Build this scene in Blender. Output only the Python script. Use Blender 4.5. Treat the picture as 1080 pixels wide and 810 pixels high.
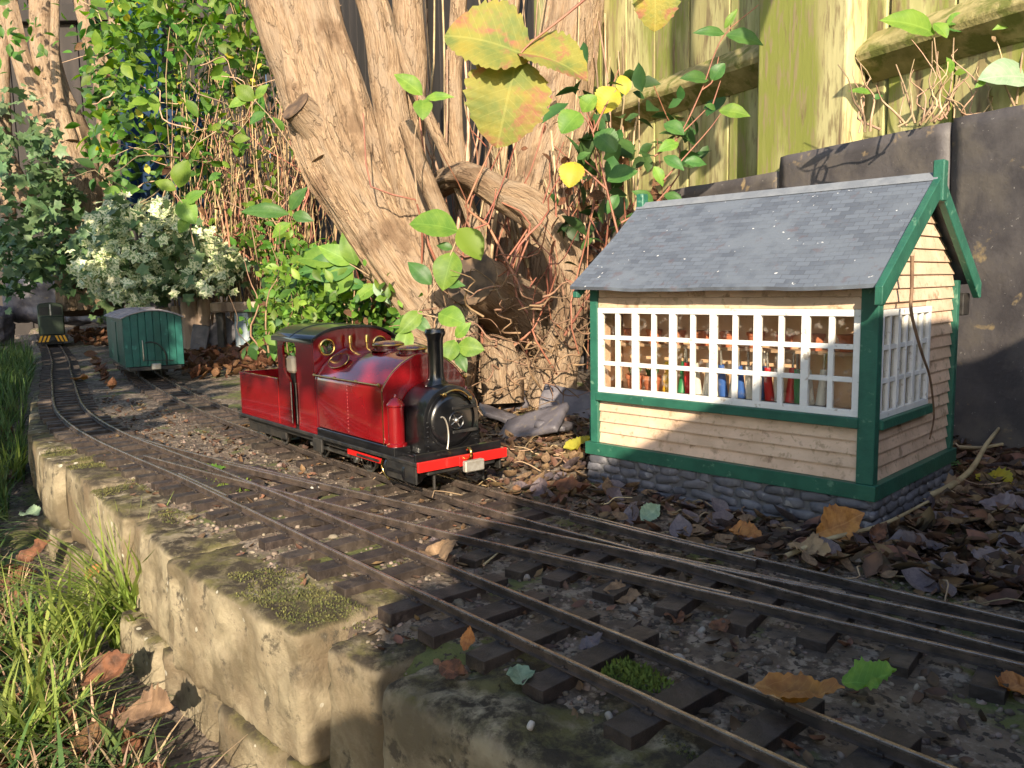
import bpy, bmesh, math, random
import numpy as np
from mathutils import Vector, Matrix

# All sizes below are written in centimetres; S turns them into metres.
S = 0.01
for o in list(bpy.data.objects):
    bpy.data.objects.remove(o)
scene = bpy.context.scene
col = scene.collection
random.seed(7)
RNG = np.random.default_rng(11)

# ------------------------------------------------------------------ camera
CAM_H = 20.0
RIGHT = Vector((0.70862, 0.70532, -0.01911)).normalized()
FWD = Vector((-0.70192, 0.70192, -0.12087)).normalized()
UP = RIGHT.cross(FWD).normalized()
RIGHT = FWD.cross(UP).normalized()
cam_d = bpy.data.cameras.new('camera')
cam_d.sensor_width = 36.0
cam_d.sensor_fit = 'HORIZONTAL'
cam_d.lens = 36.0 * 851.0 / 1080.0
cam_d.clip_start = 0.01
cam_d.clip_end = 500.0
cam = bpy.data.objects.new('camera', cam_d)
col.objects.link(cam)
m = Matrix.Identity(4)
for i in range(3):
    m[i][0], m[i][1], m[i][2] = RIGHT[i], UP[i], -FWD[i]
m[2][3] = CAM_H * S
cam.matrix_world = m
scene.camera = cam

# ------------------------------------------------------------------ sky and sun
SUN_D = Vector((-1.0, 1.0, -0.60)).normalized()
world = bpy.data.worlds.new('World')
scene.world = world
world.use_nodes = True
nt = world.node_tree
sky = nt.nodes.new('ShaderNodeTexSky')
sky.sky_type = 'NISHITA'
sky.sun_disc = False
sky.sun_elevation = math.asin(-SUN_D.z)
sky.sun_rotation = math.atan2(-SUN_D.x, -SUN_D.y)
bg = nt.nodes['Background']
bg.inputs['Strength'].default_value = 0.15
nt.links.new(sky.outputs[0], bg.inputs['Color'])
sun_d = bpy.data.lights.new('sun', 'SUN')
sun_d.energy = 5.0
sun_d.angle = math.radians(0.55)
sun_d.color = (1.0, 0.85, 0.64)
sun = bpy.data.objects.new('sun', sun_d)
col.objects.link(sun)
sun.rotation_euler = SUN_D.to_track_quat('-Z', 'Y').to_euler()
sun.location = (1, -1, 3)
vs = scene.view_settings
vs.view_transform = 'Standard'
vs.look = 'None'
vs.gamma = 1.0
vs.use_curve_mapping = False
vs.exposure = 1.08
scene.render.engine = 'CYCLES'
scene.cycles.use_denoising = True
scene.cycles.max_bounces = 6
scene.cycles.transparent_max_bounces = 12


def at(px, py, d=None, z=None, s=None, t=None):
    """World point (cm) seen along the viewing ray of a photograph pixel (1080 x 810), at forward depth d or on a plane."""
    r = RIGHT * ((px - 540) / 851.0) + UP * (-(py - 405) / 851.0) + FWD
    if z is not None:
        k = (z - CAM_H) / r.z
    elif s is not None:
        k = s / r.x
    elif t is not None:
        k = t / r.y
    else:
        k = d
    return np.array((r.x * k, r.y * k, CAM_H + r.z * k))


# ------------------------------------------------------------------ numeric noise
_perm = np.random.default_rng(5).permutation(512)
_tab = np.random.default_rng(6).uniform(-1, 1, 512)


def vnoise(p):
    p = np.asarray(p, float)
    i = np.floor(p).astype(int)
    f = p - i
    f = f * f * (3 - 2 * f)
    out = 0
    for dx in (0, 1):
        for dy in (0, 1):
            for dz in (0, 1):
                h = _tab[_perm[(_perm[(_perm[(i[..., 0] + dx) & 511] + i[..., 1] + dy) & 511] + i[..., 2] + dz) & 511]]
                w = (f[..., 0] if dx else 1 - f[..., 0]) * (f[..., 1] if dy else 1 - f[..., 1]) * (f[..., 2] if dz else 1 - f[..., 2])
                out = out + h * w
    return out


def fbm(p, o=4):
    p = np.asarray(p, float)
    a, s_, out = 1.0, 1.0, 0
    for k in range(o):
        out = out + a * vnoise(p * s_ + 17.3 * k)
        a *= .5
        s_ *= 2.03
    return out


def smooth01(x, a, b):
    t_ = np.clip((x - a) / (b - a), 0, 1)
    return t_ * t_ * (3 - 2 * t_)


def catmull(pts, step):
    """Even samples along a smooth curve through pts (rows of any width)."""
    P = np.asarray(pts, float)
    P = np.vstack([2 * P[0] - P[1], P, 2 * P[-1] - P[-2]])
    out = []
    for k in range(1, len(P) - 2):
        n = max(4, int(np.linalg.norm(P[k + 1][:3] - P[k][:3]) / step * 2) + 1)
        n = min(n, 400)
        for q in range(n):
            u = q / n
            out.append(.5 * ((2 * P[k]) + (-P[k - 1] + P[k + 1]) * u + (2 * P[k - 1] - 5 * P[k] + 4 * P[k + 1] - P[k + 2]) * u * u
                             + (-P[k - 1] + 3 * P[k] - 3 * P[k + 1] + P[k + 2]) * u ** 3))
    out.append(P[-2])
    out = np.array(out)
    L = np.concatenate([[0], np.cumsum(np.linalg.norm(np.diff(out[:, :3], axis=0), axis=1))])
    n = max(2, int(round(L[-1] / step)) + 1)
    q = np.linspace(0, L[-1], n)
    return np.stack([np.interp(q, L, out[:, c]) for c in range(out.shape[1])], 1)


# ------------------------------------------------------------------ mesh building
class MB:
    """Collects faces in centimetres; build() links them as one mesh object."""

    def __init__(self):
        self.v, self.f, self.uv, self.m = [], [], {}, []

    def add(self, vs, fs, uvs=None, mi=0):
        b = len(self.v)
        self.v.extend([tuple(q) for q in vs])
        for k, f in enumerate(fs):
            if uvs is not None:
                self.uv[len(self.f)] = uvs[k]
            self.f.append([b + i for i in f])
            self.m.append(mi)
        return self

    def box(self, a, b, mi=0):
        (x0, y0, z0), (x1, y1, z1) = a, b
        x0, x1 = min(x0, x1), max(x0, x1)
        y0, y1 = min(y0, y1), max(y0, y1)
        z0, z1 = min(z0, z1), max(z0, z1)
        v = [(x0, y0, z0), (x1, y0, z0), (x1, y1, z0), (x0, y1, z0), (x0, y0, z1), (x1, y0, z1), (x1, y1, z1), (x0, y1, z1)]
        return self.add(v, [(0, 3, 2, 1), (4, 5, 6, 7), (0, 1, 5, 4), (1, 2, 6, 5), (2, 3, 7, 6), (3, 0, 4, 7)], mi=mi)

    def prism(self, poly, axis, a, b, mi=0):
        """poly: 2-D points in the plane across axis ('x': (y,z), 'y': (x,z), 'z': (x,y)), extruded from a to b."""
        def P(q, h):
            return {'x': (h, q[0], q[1]), 'y': (q[0], h, q[1]), 'z': (q[0], q[1], h)}[axis]
        n = len(poly)
        v = [P(q, a) for q in poly] + [P(q, b) for q in poly]
        f = [list(range(n))[::-1], list(range(n, 2 * n))] + [(i, (i + 1) % n, n + (i + 1) % n, n + i) for i in range(n)]
        return self.add(v, f, mi=mi)

    def lathe(self, prof, c=(0, 0, 0), axis='z', n=20, cap=True, mi=0):
        """prof: (radius, height) pairs turned about an axis through c."""
        v, f = [], []
        for r, h in prof:
            for k in range(n):
                a = 2 * math.pi * k / n
                p = {'z': (r * math.cos(a), r * math.sin(a), h), 'x': (h, r * math.cos(a), r * math.sin(a)), 'y': (r * math.sin(a), h, r * math.cos(a))}[axis]
                v.append((c[0] + p[0], c[1] + p[1], c[2] + p[2]))
        for j in range(len(prof) - 1):
            for k in range(n):
                f.append((j * n + k, j * n + (k + 1) % n, (j + 1) * n + (k + 1) % n, (j + 1) * n + k))
        if cap:
            f.append(list(range(n))[::-1])
            f.append([(len(prof) - 1) * n + k for k in range(n)])
        return self.add(v, f, mi=mi)

    def tube(self, pts, r, n=8, cap=True, rough=0.0, rfreq=1.0, mi=0, seed=0.0):
        P = np.asarray(pts, float)
        R = np.full(len(P), r, float) if np.isscalar(r) else np.asarray(r, float)
        T = np.gradient(P, axis=0)
        T /= np.linalg.norm(T, axis=1)[:, None] + 1e-9
        ref = np.array((0, 0, 1.0)) if abs(T[0][2]) < .9 else np.array((1.0, 0, 0))
        N = np.cross(T[0], ref)
        N /= np.linalg.norm(N)
        L = np.concatenate([[0], np.cumsum(np.linalg.norm(np.diff(P, axis=0), axis=1))])
        v, f, uv = [], [], []
        ang = 2 * np.pi * np.arange(n) / n
        for j in range(len(P)):
            N = N - T[j] * (N @ T[j])
            N /= np.linalg.norm(N) + 1e-9
            B = np.cross(T[j], N)
            rad = np.full(n, R[j])
            if rough:
                q = np.stack([np.cos(ang) * rfreq * 2.2, np.sin(ang) * rfreq * 2.2, np.full(n, L[j] / (R.max() * 5.0) * rfreq)], 1) + seed
                rad = rad * (1 + rough * fbm(q, 3))
            v.extend((P[j] + np.outer(np.cos(ang) * rad, N) + np.outer(np.sin(ang) * rad, B)).tolist())
        circ = 2 * np.pi * R.mean()
        for j in range(len(P) - 1):
            for k in range(n):
                k2 = (k + 1) % n
                f.append((j * n + k, j * n + k2, (j + 1) * n + k2, (j + 1) * n + k))
                u0, u1 = k / n * circ, (k + 1) / n * circ
                uv.append(((u0, L[j]), (u1, L[j]), (u1, L[j + 1]), (u0, L[j + 1])))
        if cap:
            f.append(list(range(n))[::-1])
            uv.append([(0, 0)] * n)
            f.append([(len(P) - 1) * n + k for k in range(n)])
            uv.append([(0, 0)] * n)
        return self.add(v, f, uv, mi=mi)

    def data(self, name, mats, bevel=0, smooth=None, segs=1):
        me = bpy.data.meshes.new(name)
        me.from_pydata([(a * S, b * S, c * S) for a, b, c in self.v], [], self.f)
        for mm in (mats if isinstance(mats, (list, tuple)) else [mats]):
            me.materials.append(MAT[mm] if isinstance(mm, str) else mm)
        if any(self.m):
            me.polygons.foreach_set('material_index', self.m)
        if self.uv:
            lay = me.uv_layers.new(name='UVMap')
            for p in me.polygons:
                q = self.uv.get(p.index)
                if q:
                    for li, w in zip(p.loop_indices, q):
                        lay.data[li].uv = w
        if bevel:
            bm = bmesh.new()
            bm.from_mesh(me)
            bmesh.ops.remove_doubles(bm, verts=bm.verts, dist=1e-6)
            ed = [e for e in bm.edges if len(e.link_faces) == 2 and e.calc_face_angle(0) > math.radians(35)]
            bmesh.ops.bevel(bm, geom=ed, offset=bevel * S, segments=segs, affect='EDGES', profile=.5, clamp_overlap=True)
            bm.to_mesh(me)
            bm.free()
        if smooth:
            me.shade_smooth()
            me.set_sharp_from_angle(angle=math.radians(smooth))
        me.update()
        return me

    def build(self, name, mats, parent=None, bevel=0, smooth=None, segs=1, loc=None, rot=None):
        return link(name, self.data(name, mats, bevel, smooth, segs), parent, loc, rot)


def link(name, me, parent=None, loc=None, rot=None, scale=None):
    o = bpy.data.objects.new(name, me)
    col.objects.link(o)
    if parent is not None:
        o.parent = parent
    if loc is not None:
        o.location = Vector(loc) * S
    if rot is not None:
        o.rotation_euler = rot
    if scale is not None:
        o.scale = scale if hasattr(scale, '__len__') else (scale,) * 3
    return o


def np_mesh(name, V, F, mat, smooth=False):
    """V (n,3) in cm and F (m,k) faces of equal size, straight into a mesh."""
    me = bpy.data.meshes.new(name)
    V = np.asarray(V, np.float32) * S
    F = np.asarray(F, np.int32)
    me.vertices.add(len(V))
    me.vertices.foreach_set('co', V.ravel())
    me.loops.add(F.size)
    me.loops.foreach_set('vertex_index', F.ravel())
    me.polygons.add(len(F))
    me.polygons.foreach_set('loop_start', np.arange(0, F.size, F.shape[1], dtype=np.int32))
    if smooth:
        me.polygons.foreach_set('use_smooth', np.ones(len(F), bool))
    me.materials.append(MAT[mat])
    me.update(calc_edges=True)
    me.validate()
    return me


def thing(name, label, cat, loc=(0, 0, 0), rotz=0.0, group=None):
    o = bpy.data.objects.new(name, None)
    o.empty_display_size = .02
    col.objects.link(o)
    o.location = Vector(loc) * S
    o.rotation_euler = (0, 0, rotz)
    return tag(o, label, cat, group)


def tag(o, label=None, cat=None, group=None, kind=None):
    if label:
        o['label'] = label
    if cat:
        o['category'] = cat
    if group:
        o['group'] = group
    if kind:
        o['kind'] = kind
    return o


# ------------------------------------------------------------------ materials
MAT = {}


def _n(nt, t, **kw):
    n = nt.nodes.new(t)
    for k, v in kw.items():
        setattr(n, k, v)
    return n


def _noise(nt, vec, scale, detail=5.0, rough=.55, dist=0.0):
    n = _n(nt, 'ShaderNodeTexNoise')
    n.inputs['Scale'].default_value = scale
    n.inputs['Detail'].default_value = detail
    n.inputs['Roughness'].default_value = rough
    n.inputs['Distortion'].default_value = dist
    nt.links.new(vec, n.inputs['Vector'])
    return n.outputs['Fac']


def _ramp(nt, fac, a, b):
    a, b = .5 + (a - .5) * .6, .5 + (b - .5) * .6
    r = _n(nt, 'ShaderNodeMapRange')
    r.clamp = True
    r.inputs['From Min'].default_value = a
    r.inputs['From Max'].default_value = b
    nt.links.new(fac, r.inputs['Value'])
    return r.outputs['Result']


def _mix(nt, fac, a, b):
    x = _n(nt, 'ShaderNodeMix', data_type='RGBA')
    for sock, val in ((x.inputs['Factor'], fac), (x.inputs['A'], a), (x.inputs['B'], b)):
        if isinstance(val, (int, float)):
            sock.default_value = val
        elif isinstance(val, (tuple, list)):
            sock.default_value = (*val[:3], 1)
        else:
            nt.links.new(val, sock)
    return x.outputs['Result']


def _math(nt, op, a, b=None):
    x = _n(nt, 'ShaderNodeMath', operation=op)
    for sock, val in zip(x.inputs, (a, b)):
        if val is None:
            continue
        if isinstance(val, (int, float)):
            sock.default_value = val
        else:
            nt.links.new(val, sock)
    return x.outputs[0]


def pmat(name, c1, c2=None, scale=60, lo=.35, hi=.65, rough=.6, bump=0.0, bscale=None, metallic=0.0, coat=0.0, spec=.5,
         stains=(), island=0.0, orand=0.0, uv=False, stretch=None, trans=0.0, rough2=None, bdist=.002, detail=5.0, vein=0.0):
    """Noise-mottled principled material. stains: (colour, scale, lo, hi) layers; island / orand: brightness spread by piece / object."""
    mt = bpy.data.materials.new(name)
    mt.use_nodes = True
    nt = mt.node_tree
    P = nt.nodes['Principled BSDF']
    tc = _n(nt, 'ShaderNodeTexCoord')
    vec = tc.outputs['UV'] if uv else tc.outputs['Object']
    oi = _n(nt, 'ShaderNodeObjectInfo')
    off = _n(nt, 'ShaderNodeVectorMath', operation='MULTIPLY_ADD')
    nt.links.new(vec, off.inputs[0])
    off.inputs[1].default_value = stretch or (1, 1, 1)
    cmb = _n(nt, 'ShaderNodeCombineXYZ')
    k = _math(nt, 'MULTIPLY', oi.outputs['Random'], 37.0)
    for q in range(3):
        nt.links.new(k, cmb.inputs[q])
    nt.links.new(cmb.outputs[0], off.inputs[2])
    vec = off.outputs[0]
    c = c1
    if c2 is not None:
        f = _ramp(nt, _noise(nt, vec, scale, detail), lo, hi)
        c = _mix(nt, f, c1, c2)
    for (sc_, ssc, a, b) in stains:
        f = _ramp(nt, _noise(nt, vec, ssc, 6.0, .6, .3), a, b)
        c = _mix(nt, f, c, sc_)
    if vein:
        sp = _n(nt, 'ShaderNodeSeparateXYZ')
        nt.links.new(tc.outputs['Object'], sp.inputs[0])
        ay = _math(nt, 'ABSOLUTE', sp.outputs[1])
        mid = _math(nt, 'LESS_THAN', ay, .00013)
        lat = _math(nt, 'SINE', _math(nt, 'MULTIPLY', _math(nt, 'SUBTRACT', sp.outputs[0], _math(nt, 'MULTIPLY', ay, .75)), 5600.0))
        lat = _math(nt, 'MULTIPLY', _math(nt, 'GREATER_THAN', lat, .965), .7)
        c = _mix(nt, _math(nt, 'MULTIPLY', _math(nt, 'MAXIMUM', mid, lat), vein), c, tuple(min(.8, q * 1.9 + .05) for q in c1))
    if island or orand:
        g = _n(nt, 'ShaderNodeNewGeometry')
        hsv = _n(nt, 'ShaderNodeHueSaturation')
        src = g.outputs['Random Per Island'] if island else oi.outputs['Random']
        amt = island or orand
        vv = _n(nt, 'ShaderNodeMapRange')
        nt.links.new(src, vv.inputs['Value'])
        vv.inputs['To Min'].default_value = 1 - amt
        vv.inputs['To Max'].default_value = 1 + amt
        nt.links.new(vv.outputs[0], hsv.inputs['Value'])
        h2 = _math(nt, 'FRACT', _math(nt, 'MULTIPLY', src, 7.31))
        hv = _n(nt, 'ShaderNodeMapRange')
        nt.links.new(h2, hv.inputs['Value'])
        hv.inputs['To Min'].default_value = .5 - .05 * amt
        hv.inputs['To Max'].default_value = .5 + .05 * amt
        nt.links.new(hv.outputs[0], hsv.inputs['Hue'])
        if isinstance(c, tuple):
            hsv.inputs['Color'].default_value = (*c, 1)
        else:
            nt.links.new(c, hsv.inputs['Color'])
        c = hsv.outputs[0]
    if isinstance(c, tuple):
        P.inputs['Base Color'].default_value = (*c, 1)
    else:
        nt.links.new(c, P.inputs['Base Color'])
    P.inputs['Roughness'].default_value = rough
    if rough2 is not None:
        f = _ramp(nt, _noise(nt, vec, scale * 1.7, 4), .35, .65)
        rr = _n(nt, 'ShaderNodeMapRange')
        nt.links.new(f, rr.inputs['Value'])
        rr.inputs['To Min'].default_value = rough
        rr.inputs['To Max'].default_value = rough2
        nt.links.new(rr.outputs[0], P.inputs['Roughness'])
    P.inputs['Metallic'].default_value = metallic
    P.inputs['Coat Weight'].default_value = coat
    P.inputs['Coat Roughness'].default_value = .06
    P.inputs['Specular IOR Level'].default_value = spec
    if bump:
        b = _n(nt, 'ShaderNodeBump')
        b.inputs['Strength'].default_value = bump
        b.inputs['Distance'].default_value = bdist
        nt.links.new(_noise(nt, vec, bscale or scale * 2, 6.0, .6), b.inputs['Height'])
        nt.links.new(b.outputs[0], P.inputs['Normal'])
    if trans:
        out = nt.nodes['Material Output']
        tr = _n(nt, 'ShaderNodeBsdfTranslucent')
        if isinstance(c, tuple):
            tr.inputs['Color'].default_value = (*c, 1)
        else:
            hs = _n(nt, 'ShaderNodeHueSaturation')
            hs.inputs['Saturation'].default_value = 1.15
            hs.inputs['Value'].default_value = 1.6
            nt.links.new(c, hs.inputs['Color'])
            nt.links.new(hs.outputs[0], tr.inputs['Color'])
        ms = _n(nt, 'ShaderNodeMixShader')
        ms.inputs[0].default_value = trans
        nt.links.new(P.outputs[0], ms.inputs[1])
        nt.links.new(tr.outputs[0], ms.inputs[2])
        nt.links.new(ms.outputs[0], out.inputs['Surface'])
    MAT[name] = mt
    return mt


# paint, metal, timber
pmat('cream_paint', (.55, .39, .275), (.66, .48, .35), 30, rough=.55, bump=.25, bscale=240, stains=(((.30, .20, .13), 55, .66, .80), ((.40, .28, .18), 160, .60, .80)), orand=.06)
pmat('green_paint', (.018, .094, .064), (.024, .12, .08), 50, rough=.42, bump=.2, bscale=300, stains=(((.10, .22, .15), 90, .68, .80),), orand=.10)
pmat('white_paint', (.74, .74, .72), (.66, .66, .65), 60, rough=.5, bump=.15, bscale=300, stains=(((.42, .38, .33), 110, .70, .80),))
pmat('red_paint', (.165, .004, .0065), (.20, .0055, .0085), 25, rough=.22, coat=1.0, spec=.5)
pmat('pale_cream', (.62, .54, .42), (.55, .46, .35), 60, rough=.5)
pmat('red_gloss', (.52, .014, .012), None, rough=.3, coat=.8)
pmat('maroon_paint', (.085, .006, .012), (.11, .008, .016), 30, rough=.22, coat=1.0)
pmat('black_gloss', (.005, .005, .006), (.010, .010, .011), 60, rough=.28, coat=.6)
pmat('black_satin', (.012, .012, .013), (.03, .027, .024), 70, rough=.42, rough2=.6)
pmat('brass', (.72, .48, .17), (.60, .38, .12), 80, rough=.24, metallic=1.0)
pmat('steel', (.42, .41, .39), (.30, .28, .26), 120, rough=.32, metallic=1.0, rough2=.5)
pmat('pale_metal', (.55, .53, .48), (.42, .38, .32), 90, rough=.45, metallic=.6)
pmat('rail_steel', (.23, .185, .16), (.32, .26, .22), 70, rough=.18, metallic=.7, rough2=.32, bump=.3, bscale=260, stains=(((.13, .095, .075), 150, .62, .80),))
pmat('rail_web', (.040, .031, .027), (.085, .062, .050), 70, rough=.42, metallic=.2, rough2=.6, bump=.3, bscale=260)
pmat('sleeper_wood', (.026, .018, .015), (.052, .038, .031), 90, rough=.62, bump=.5, bscale=330, stretch=(1, 1, 1), orand=.22, stains=(((.085, .064, .05), 60, .62, .80),))
pmat('van_green', (.008, .072, .060), (.013, .10, .080), 50, rough=.4, bump=.15, bscale=250, orand=.12, stains=(((.05, .20, .17), 45, .68, .82),))
pmat('ridge_grey', (.14, .155, .18), (.18, .195, .22), 60, rough=.6, bump=.2, bscale=250)
pmat('van_roof', (.23, .20, .21), (.32, .29, .29), 60, rough=.7, bump=.2, bscale=250)
pmat('diesel_green', (.012, .022, .012), (.018, .03, .014), 60, rough=.4)
pmat('hazard_yellow', (.85, .42, .02), None, rough=.5)
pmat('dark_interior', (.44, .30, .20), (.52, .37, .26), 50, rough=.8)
pmat('room_paint', (.70, .46, .29), (.76, .53, .36), 40, rough=.8)
pmat('terracotta', (.48, .15, .075), (.55, .20, .10), 70, rough=.75, bump=.2)
for nm, c in dict(lever_red=(.55, .02, .03), lever_blue=(.04, .12, .42), lever_green=(.03, .24, .09), lever_white=(.75, .73, .68), lever_yellow=(.85, .50, .03)).items():
    pmat(nm, c, rough=.4)
pmat('base_stone', (.080, .082, .100), (.13, .128, .145), 70, rough=.6, bump=.4, bscale=240, orand=.22, stains=(((.26, .25, .25), 80, .68, .82),))
pmat('mortar', (.09, .09, .10), (.13, .13, .14), 90, rough=.8, bump=.4, bscale=300)
# garden surfaces
pmat('slate_wall', (.058, .052, .054), (.095, .085, .084), 18, rough=.6, bump=.4, bscale=110, orand=.15,
     stains=(((.115, .10, .088), 14, .50, .75), ((.27, .20, .11), 30, .68, .80), ((.30, .28, .26), 190, .78, .84)))
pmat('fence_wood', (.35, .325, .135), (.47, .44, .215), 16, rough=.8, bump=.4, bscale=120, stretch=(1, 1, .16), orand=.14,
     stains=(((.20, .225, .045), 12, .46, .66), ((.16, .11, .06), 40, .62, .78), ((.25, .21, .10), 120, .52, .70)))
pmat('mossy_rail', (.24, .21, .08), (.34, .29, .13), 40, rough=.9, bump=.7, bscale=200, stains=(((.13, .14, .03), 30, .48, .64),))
pmat('shaded_fence', (.022, .018, .016), (.035, .028, .024), 16, rough=.85, stretch=(1, 1, .15), orand=.2)  # fence colour darkened to stand for shaded gaps behind the leaves
pmat('log_wood', (.30, .22, .165), (.40, .31, .24), 30, rough=.85, bump=.5, bscale=120, stretch=(1, 1, .15), stains=(((.14, .10, .08), 14, .55, .7),))
pmat('weathered_paint', (.52, .55, .55), (.30, .38, .42), 30, rough=.8, bump=.3, stretch=(1, 1, .2), stains=(((.16, .22, .26), 26, .5, .62),))
pmat('slate', (.085, .080, .095), (.13, .12, .135), 40, rough=.5, bump=.4, bscale=140, orand=.2, stains=(((.22, .18, .14), 45, .66, .8),))
pmat('blue_sheet', (.006, .018, .045), (.012, .035, .08), 9, rough=.7, spec=.15, bump=.4, bscale=20)
pmat('pebble', (.36, .33, .30), (.24, .20, .17), 60, rough=.7, orand=.35, bump=.3)
pmat('gravel', (.19, .15, .118), (.075, .055, .042), 70, rough=.85, island=.55, bump=.3)
pmat('litter', (.135, .072, .036), (.050, .030, .018), 50, rough=.75, island=.55, bump=.3)
pmat('twig', (.24, .145, .085), (.16, .092, .056), 60, rough=.7, uv=False, bump=.3, orand=.25, island=.3)
pmat('pale_twig', (.40, .285, .175), (.27, .18, .11), 30, rough=.7, bump=.3, orand=.15, island=.5)
pmat('red_twig', (.21, .075, .045), (.28, .12, .07), 40, rough=.55, island=.25)
pmat('cane', (.36, .25, .13), (.24, .155, .08), 20, rough=.65, island=.55)
pmat('cut_wood', (.15, .095, .055), (.065, .042, .028), 45, rough=.8, bump=.4)
# leaves
pmat('leaf_green', (.060, .145, .022), (.095, .20, .030), 40, rough=.5, spec=.3, island=.35, trans=.34)
pmat('leaf_bright', (.115, .205, .026), (.16, .25, .034), 40, rough=.5, spec=.3, island=.3, trans=.42)
pmat('leaf_dark', (.030, .075, .020), (.045, .10, .026), 40, rough=.5, spec=.3, island=.4, trans=.2)
pmat('leaf_ivy', (.075, .135, .055), (.125, .19, .085), 60, rough=.45, spec=.3, island=.4, trans=.16)
pmat('leaf_variegated', (.66, .66, .42), (.16, .25, .085), 150, .50, .58, rough=.4, island=.25, trans=.25)
pmat('leaf_yellow', (.52, .43, .035), (.42, .40, .05), 200, rough=.55, vein=.12, trans=.45, island=.15)
pmat('leaf_small', (.10, .20, .028), (.17, .28, .045), 40, rough=.45, spec=.3, island=.4, trans=.38)
pmat('leaf_hero', (.17, .29, .045), (.115, .23, .035), 300, rough=.5, vein=.16, spec=.3, orand=.16, trans=.35)
pmat('leaf_hero_dark', (.045, .12, .028), (.065, .15, .034), 300, rough=.45, vein=.16, spec=.3, orand=.16, trans=.25)
pmat('leaf_turning', (.25, .235, .055), (.145, .18, .05), 260, rough=.6, spec=.2, trans=.25, vein=.16, bump=.5, bscale=1500, stains=(((.30, .125, .08), 330, .54, .74), ((.30, .24, .045), 200, .50, .80)))
pmat('leaf_brown', (.17, .080, .040), (.080, .042, .024), 420, rough=.6, spec=.25, vein=.12, bump=.4, bscale=1400, orand=.3, island=.3, trans=.12)
pmat('leaf_orange', (.44, .20, .065), (.30, .125, .045), 420, rough=.6, spec=.25, vein=.16, bump=.4, bscale=1400, orand=.12, trans=.2)
pmat('leaf_tan', (.30, .20, .115), (.19, .125, .075), 420, rough=.65, spec=.25, vein=.14, bump=.4, bscale=1400, orand=.2, trans=.15)
pmat('leaf_purple', (.095, .074, .082), (.15, .115, .115), 420, rough=.4, vein=.12, bump=.4, bscale=1400, orand=.25)
pmat('leaf_pale', (.27, .36, .24), (.20, .29, .19), 420, rough=.55, spec=.3, vein=.16, orand=.1, trans=.2)
pmat('grass', (.060, .105, .028), (.105, .155, .045), 30, rough=.6, spec=.25, island=.5, trans=.2)
pmat('grass_bright', (.17, .235, .045), (.24, .29, .075), 30, rough=.55, spec=.25, island=.35, trans=.3)
pmat('moss_dull', (.070, .075, .022), (.115, .11, .034), 30, rough=.95, island=.4)
pmat('moss', (.10, .15, .022), (.15, .20, .03), 90, rough=.95, bump=.8, bscale=500)


def glass_mat():
    mt = bpy.data.materials.new('window_glass')
    mt.use_nodes = True
    nt = mt.node_tree
    out = nt.nodes['Material Output']
    nt.nodes.remove(nt.nodes['Principled BSDF'])
    tr = _n(nt, 'ShaderNodeBsdfTransparent')
    tr.inputs[0].default_value = (.94, .93, .90, 1)
    gl = _n(nt, 'ShaderNodeBsdfGlossy')
    gl.inputs['Roughness'].default_value = .05
    lw = _n(nt, 'ShaderNodeLayerWeight')
    lw.inputs['Blend'].default_value = .5
    fr = _math(nt, 'ADD', _math(nt, 'MULTIPLY', _math(nt, 'POWER', lw.outputs['Facing'], 4.0), .55), .035)
    ms = _n(nt, 'ShaderNodeMixShader')
    tc = _n(nt, 'ShaderNodeTexCoord')
    dirt = _ramp(nt, _noise(nt, tc.outputs['Object'], 120, 6), .60, 1.0)
    df = _n(nt, 'ShaderNodeBsdfDiffuse')
    df.inputs[0].default_value = (.5, .45, .4, 1)
    m2 = _n(nt, 'ShaderNodeMixShader')
    nt.links.new(_math(nt, 'MULTIPLY', dirt, .35), m2.inputs[0])
    nt.links.new(fr, ms.inputs[0])
    nt.links.new(tr.outputs[0], ms.inputs[1])
    nt.links.new(gl.outputs[0], ms.inputs[2])
    nt.links.new(ms.outputs[0], m2.inputs[1])
    nt.links.new(df.outputs[0], m2.inputs[2])
    nt.links.new(m2.outputs[0], out.inputs['Surface'])
    MAT['window_glass'] = mt


glass_mat()


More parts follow.
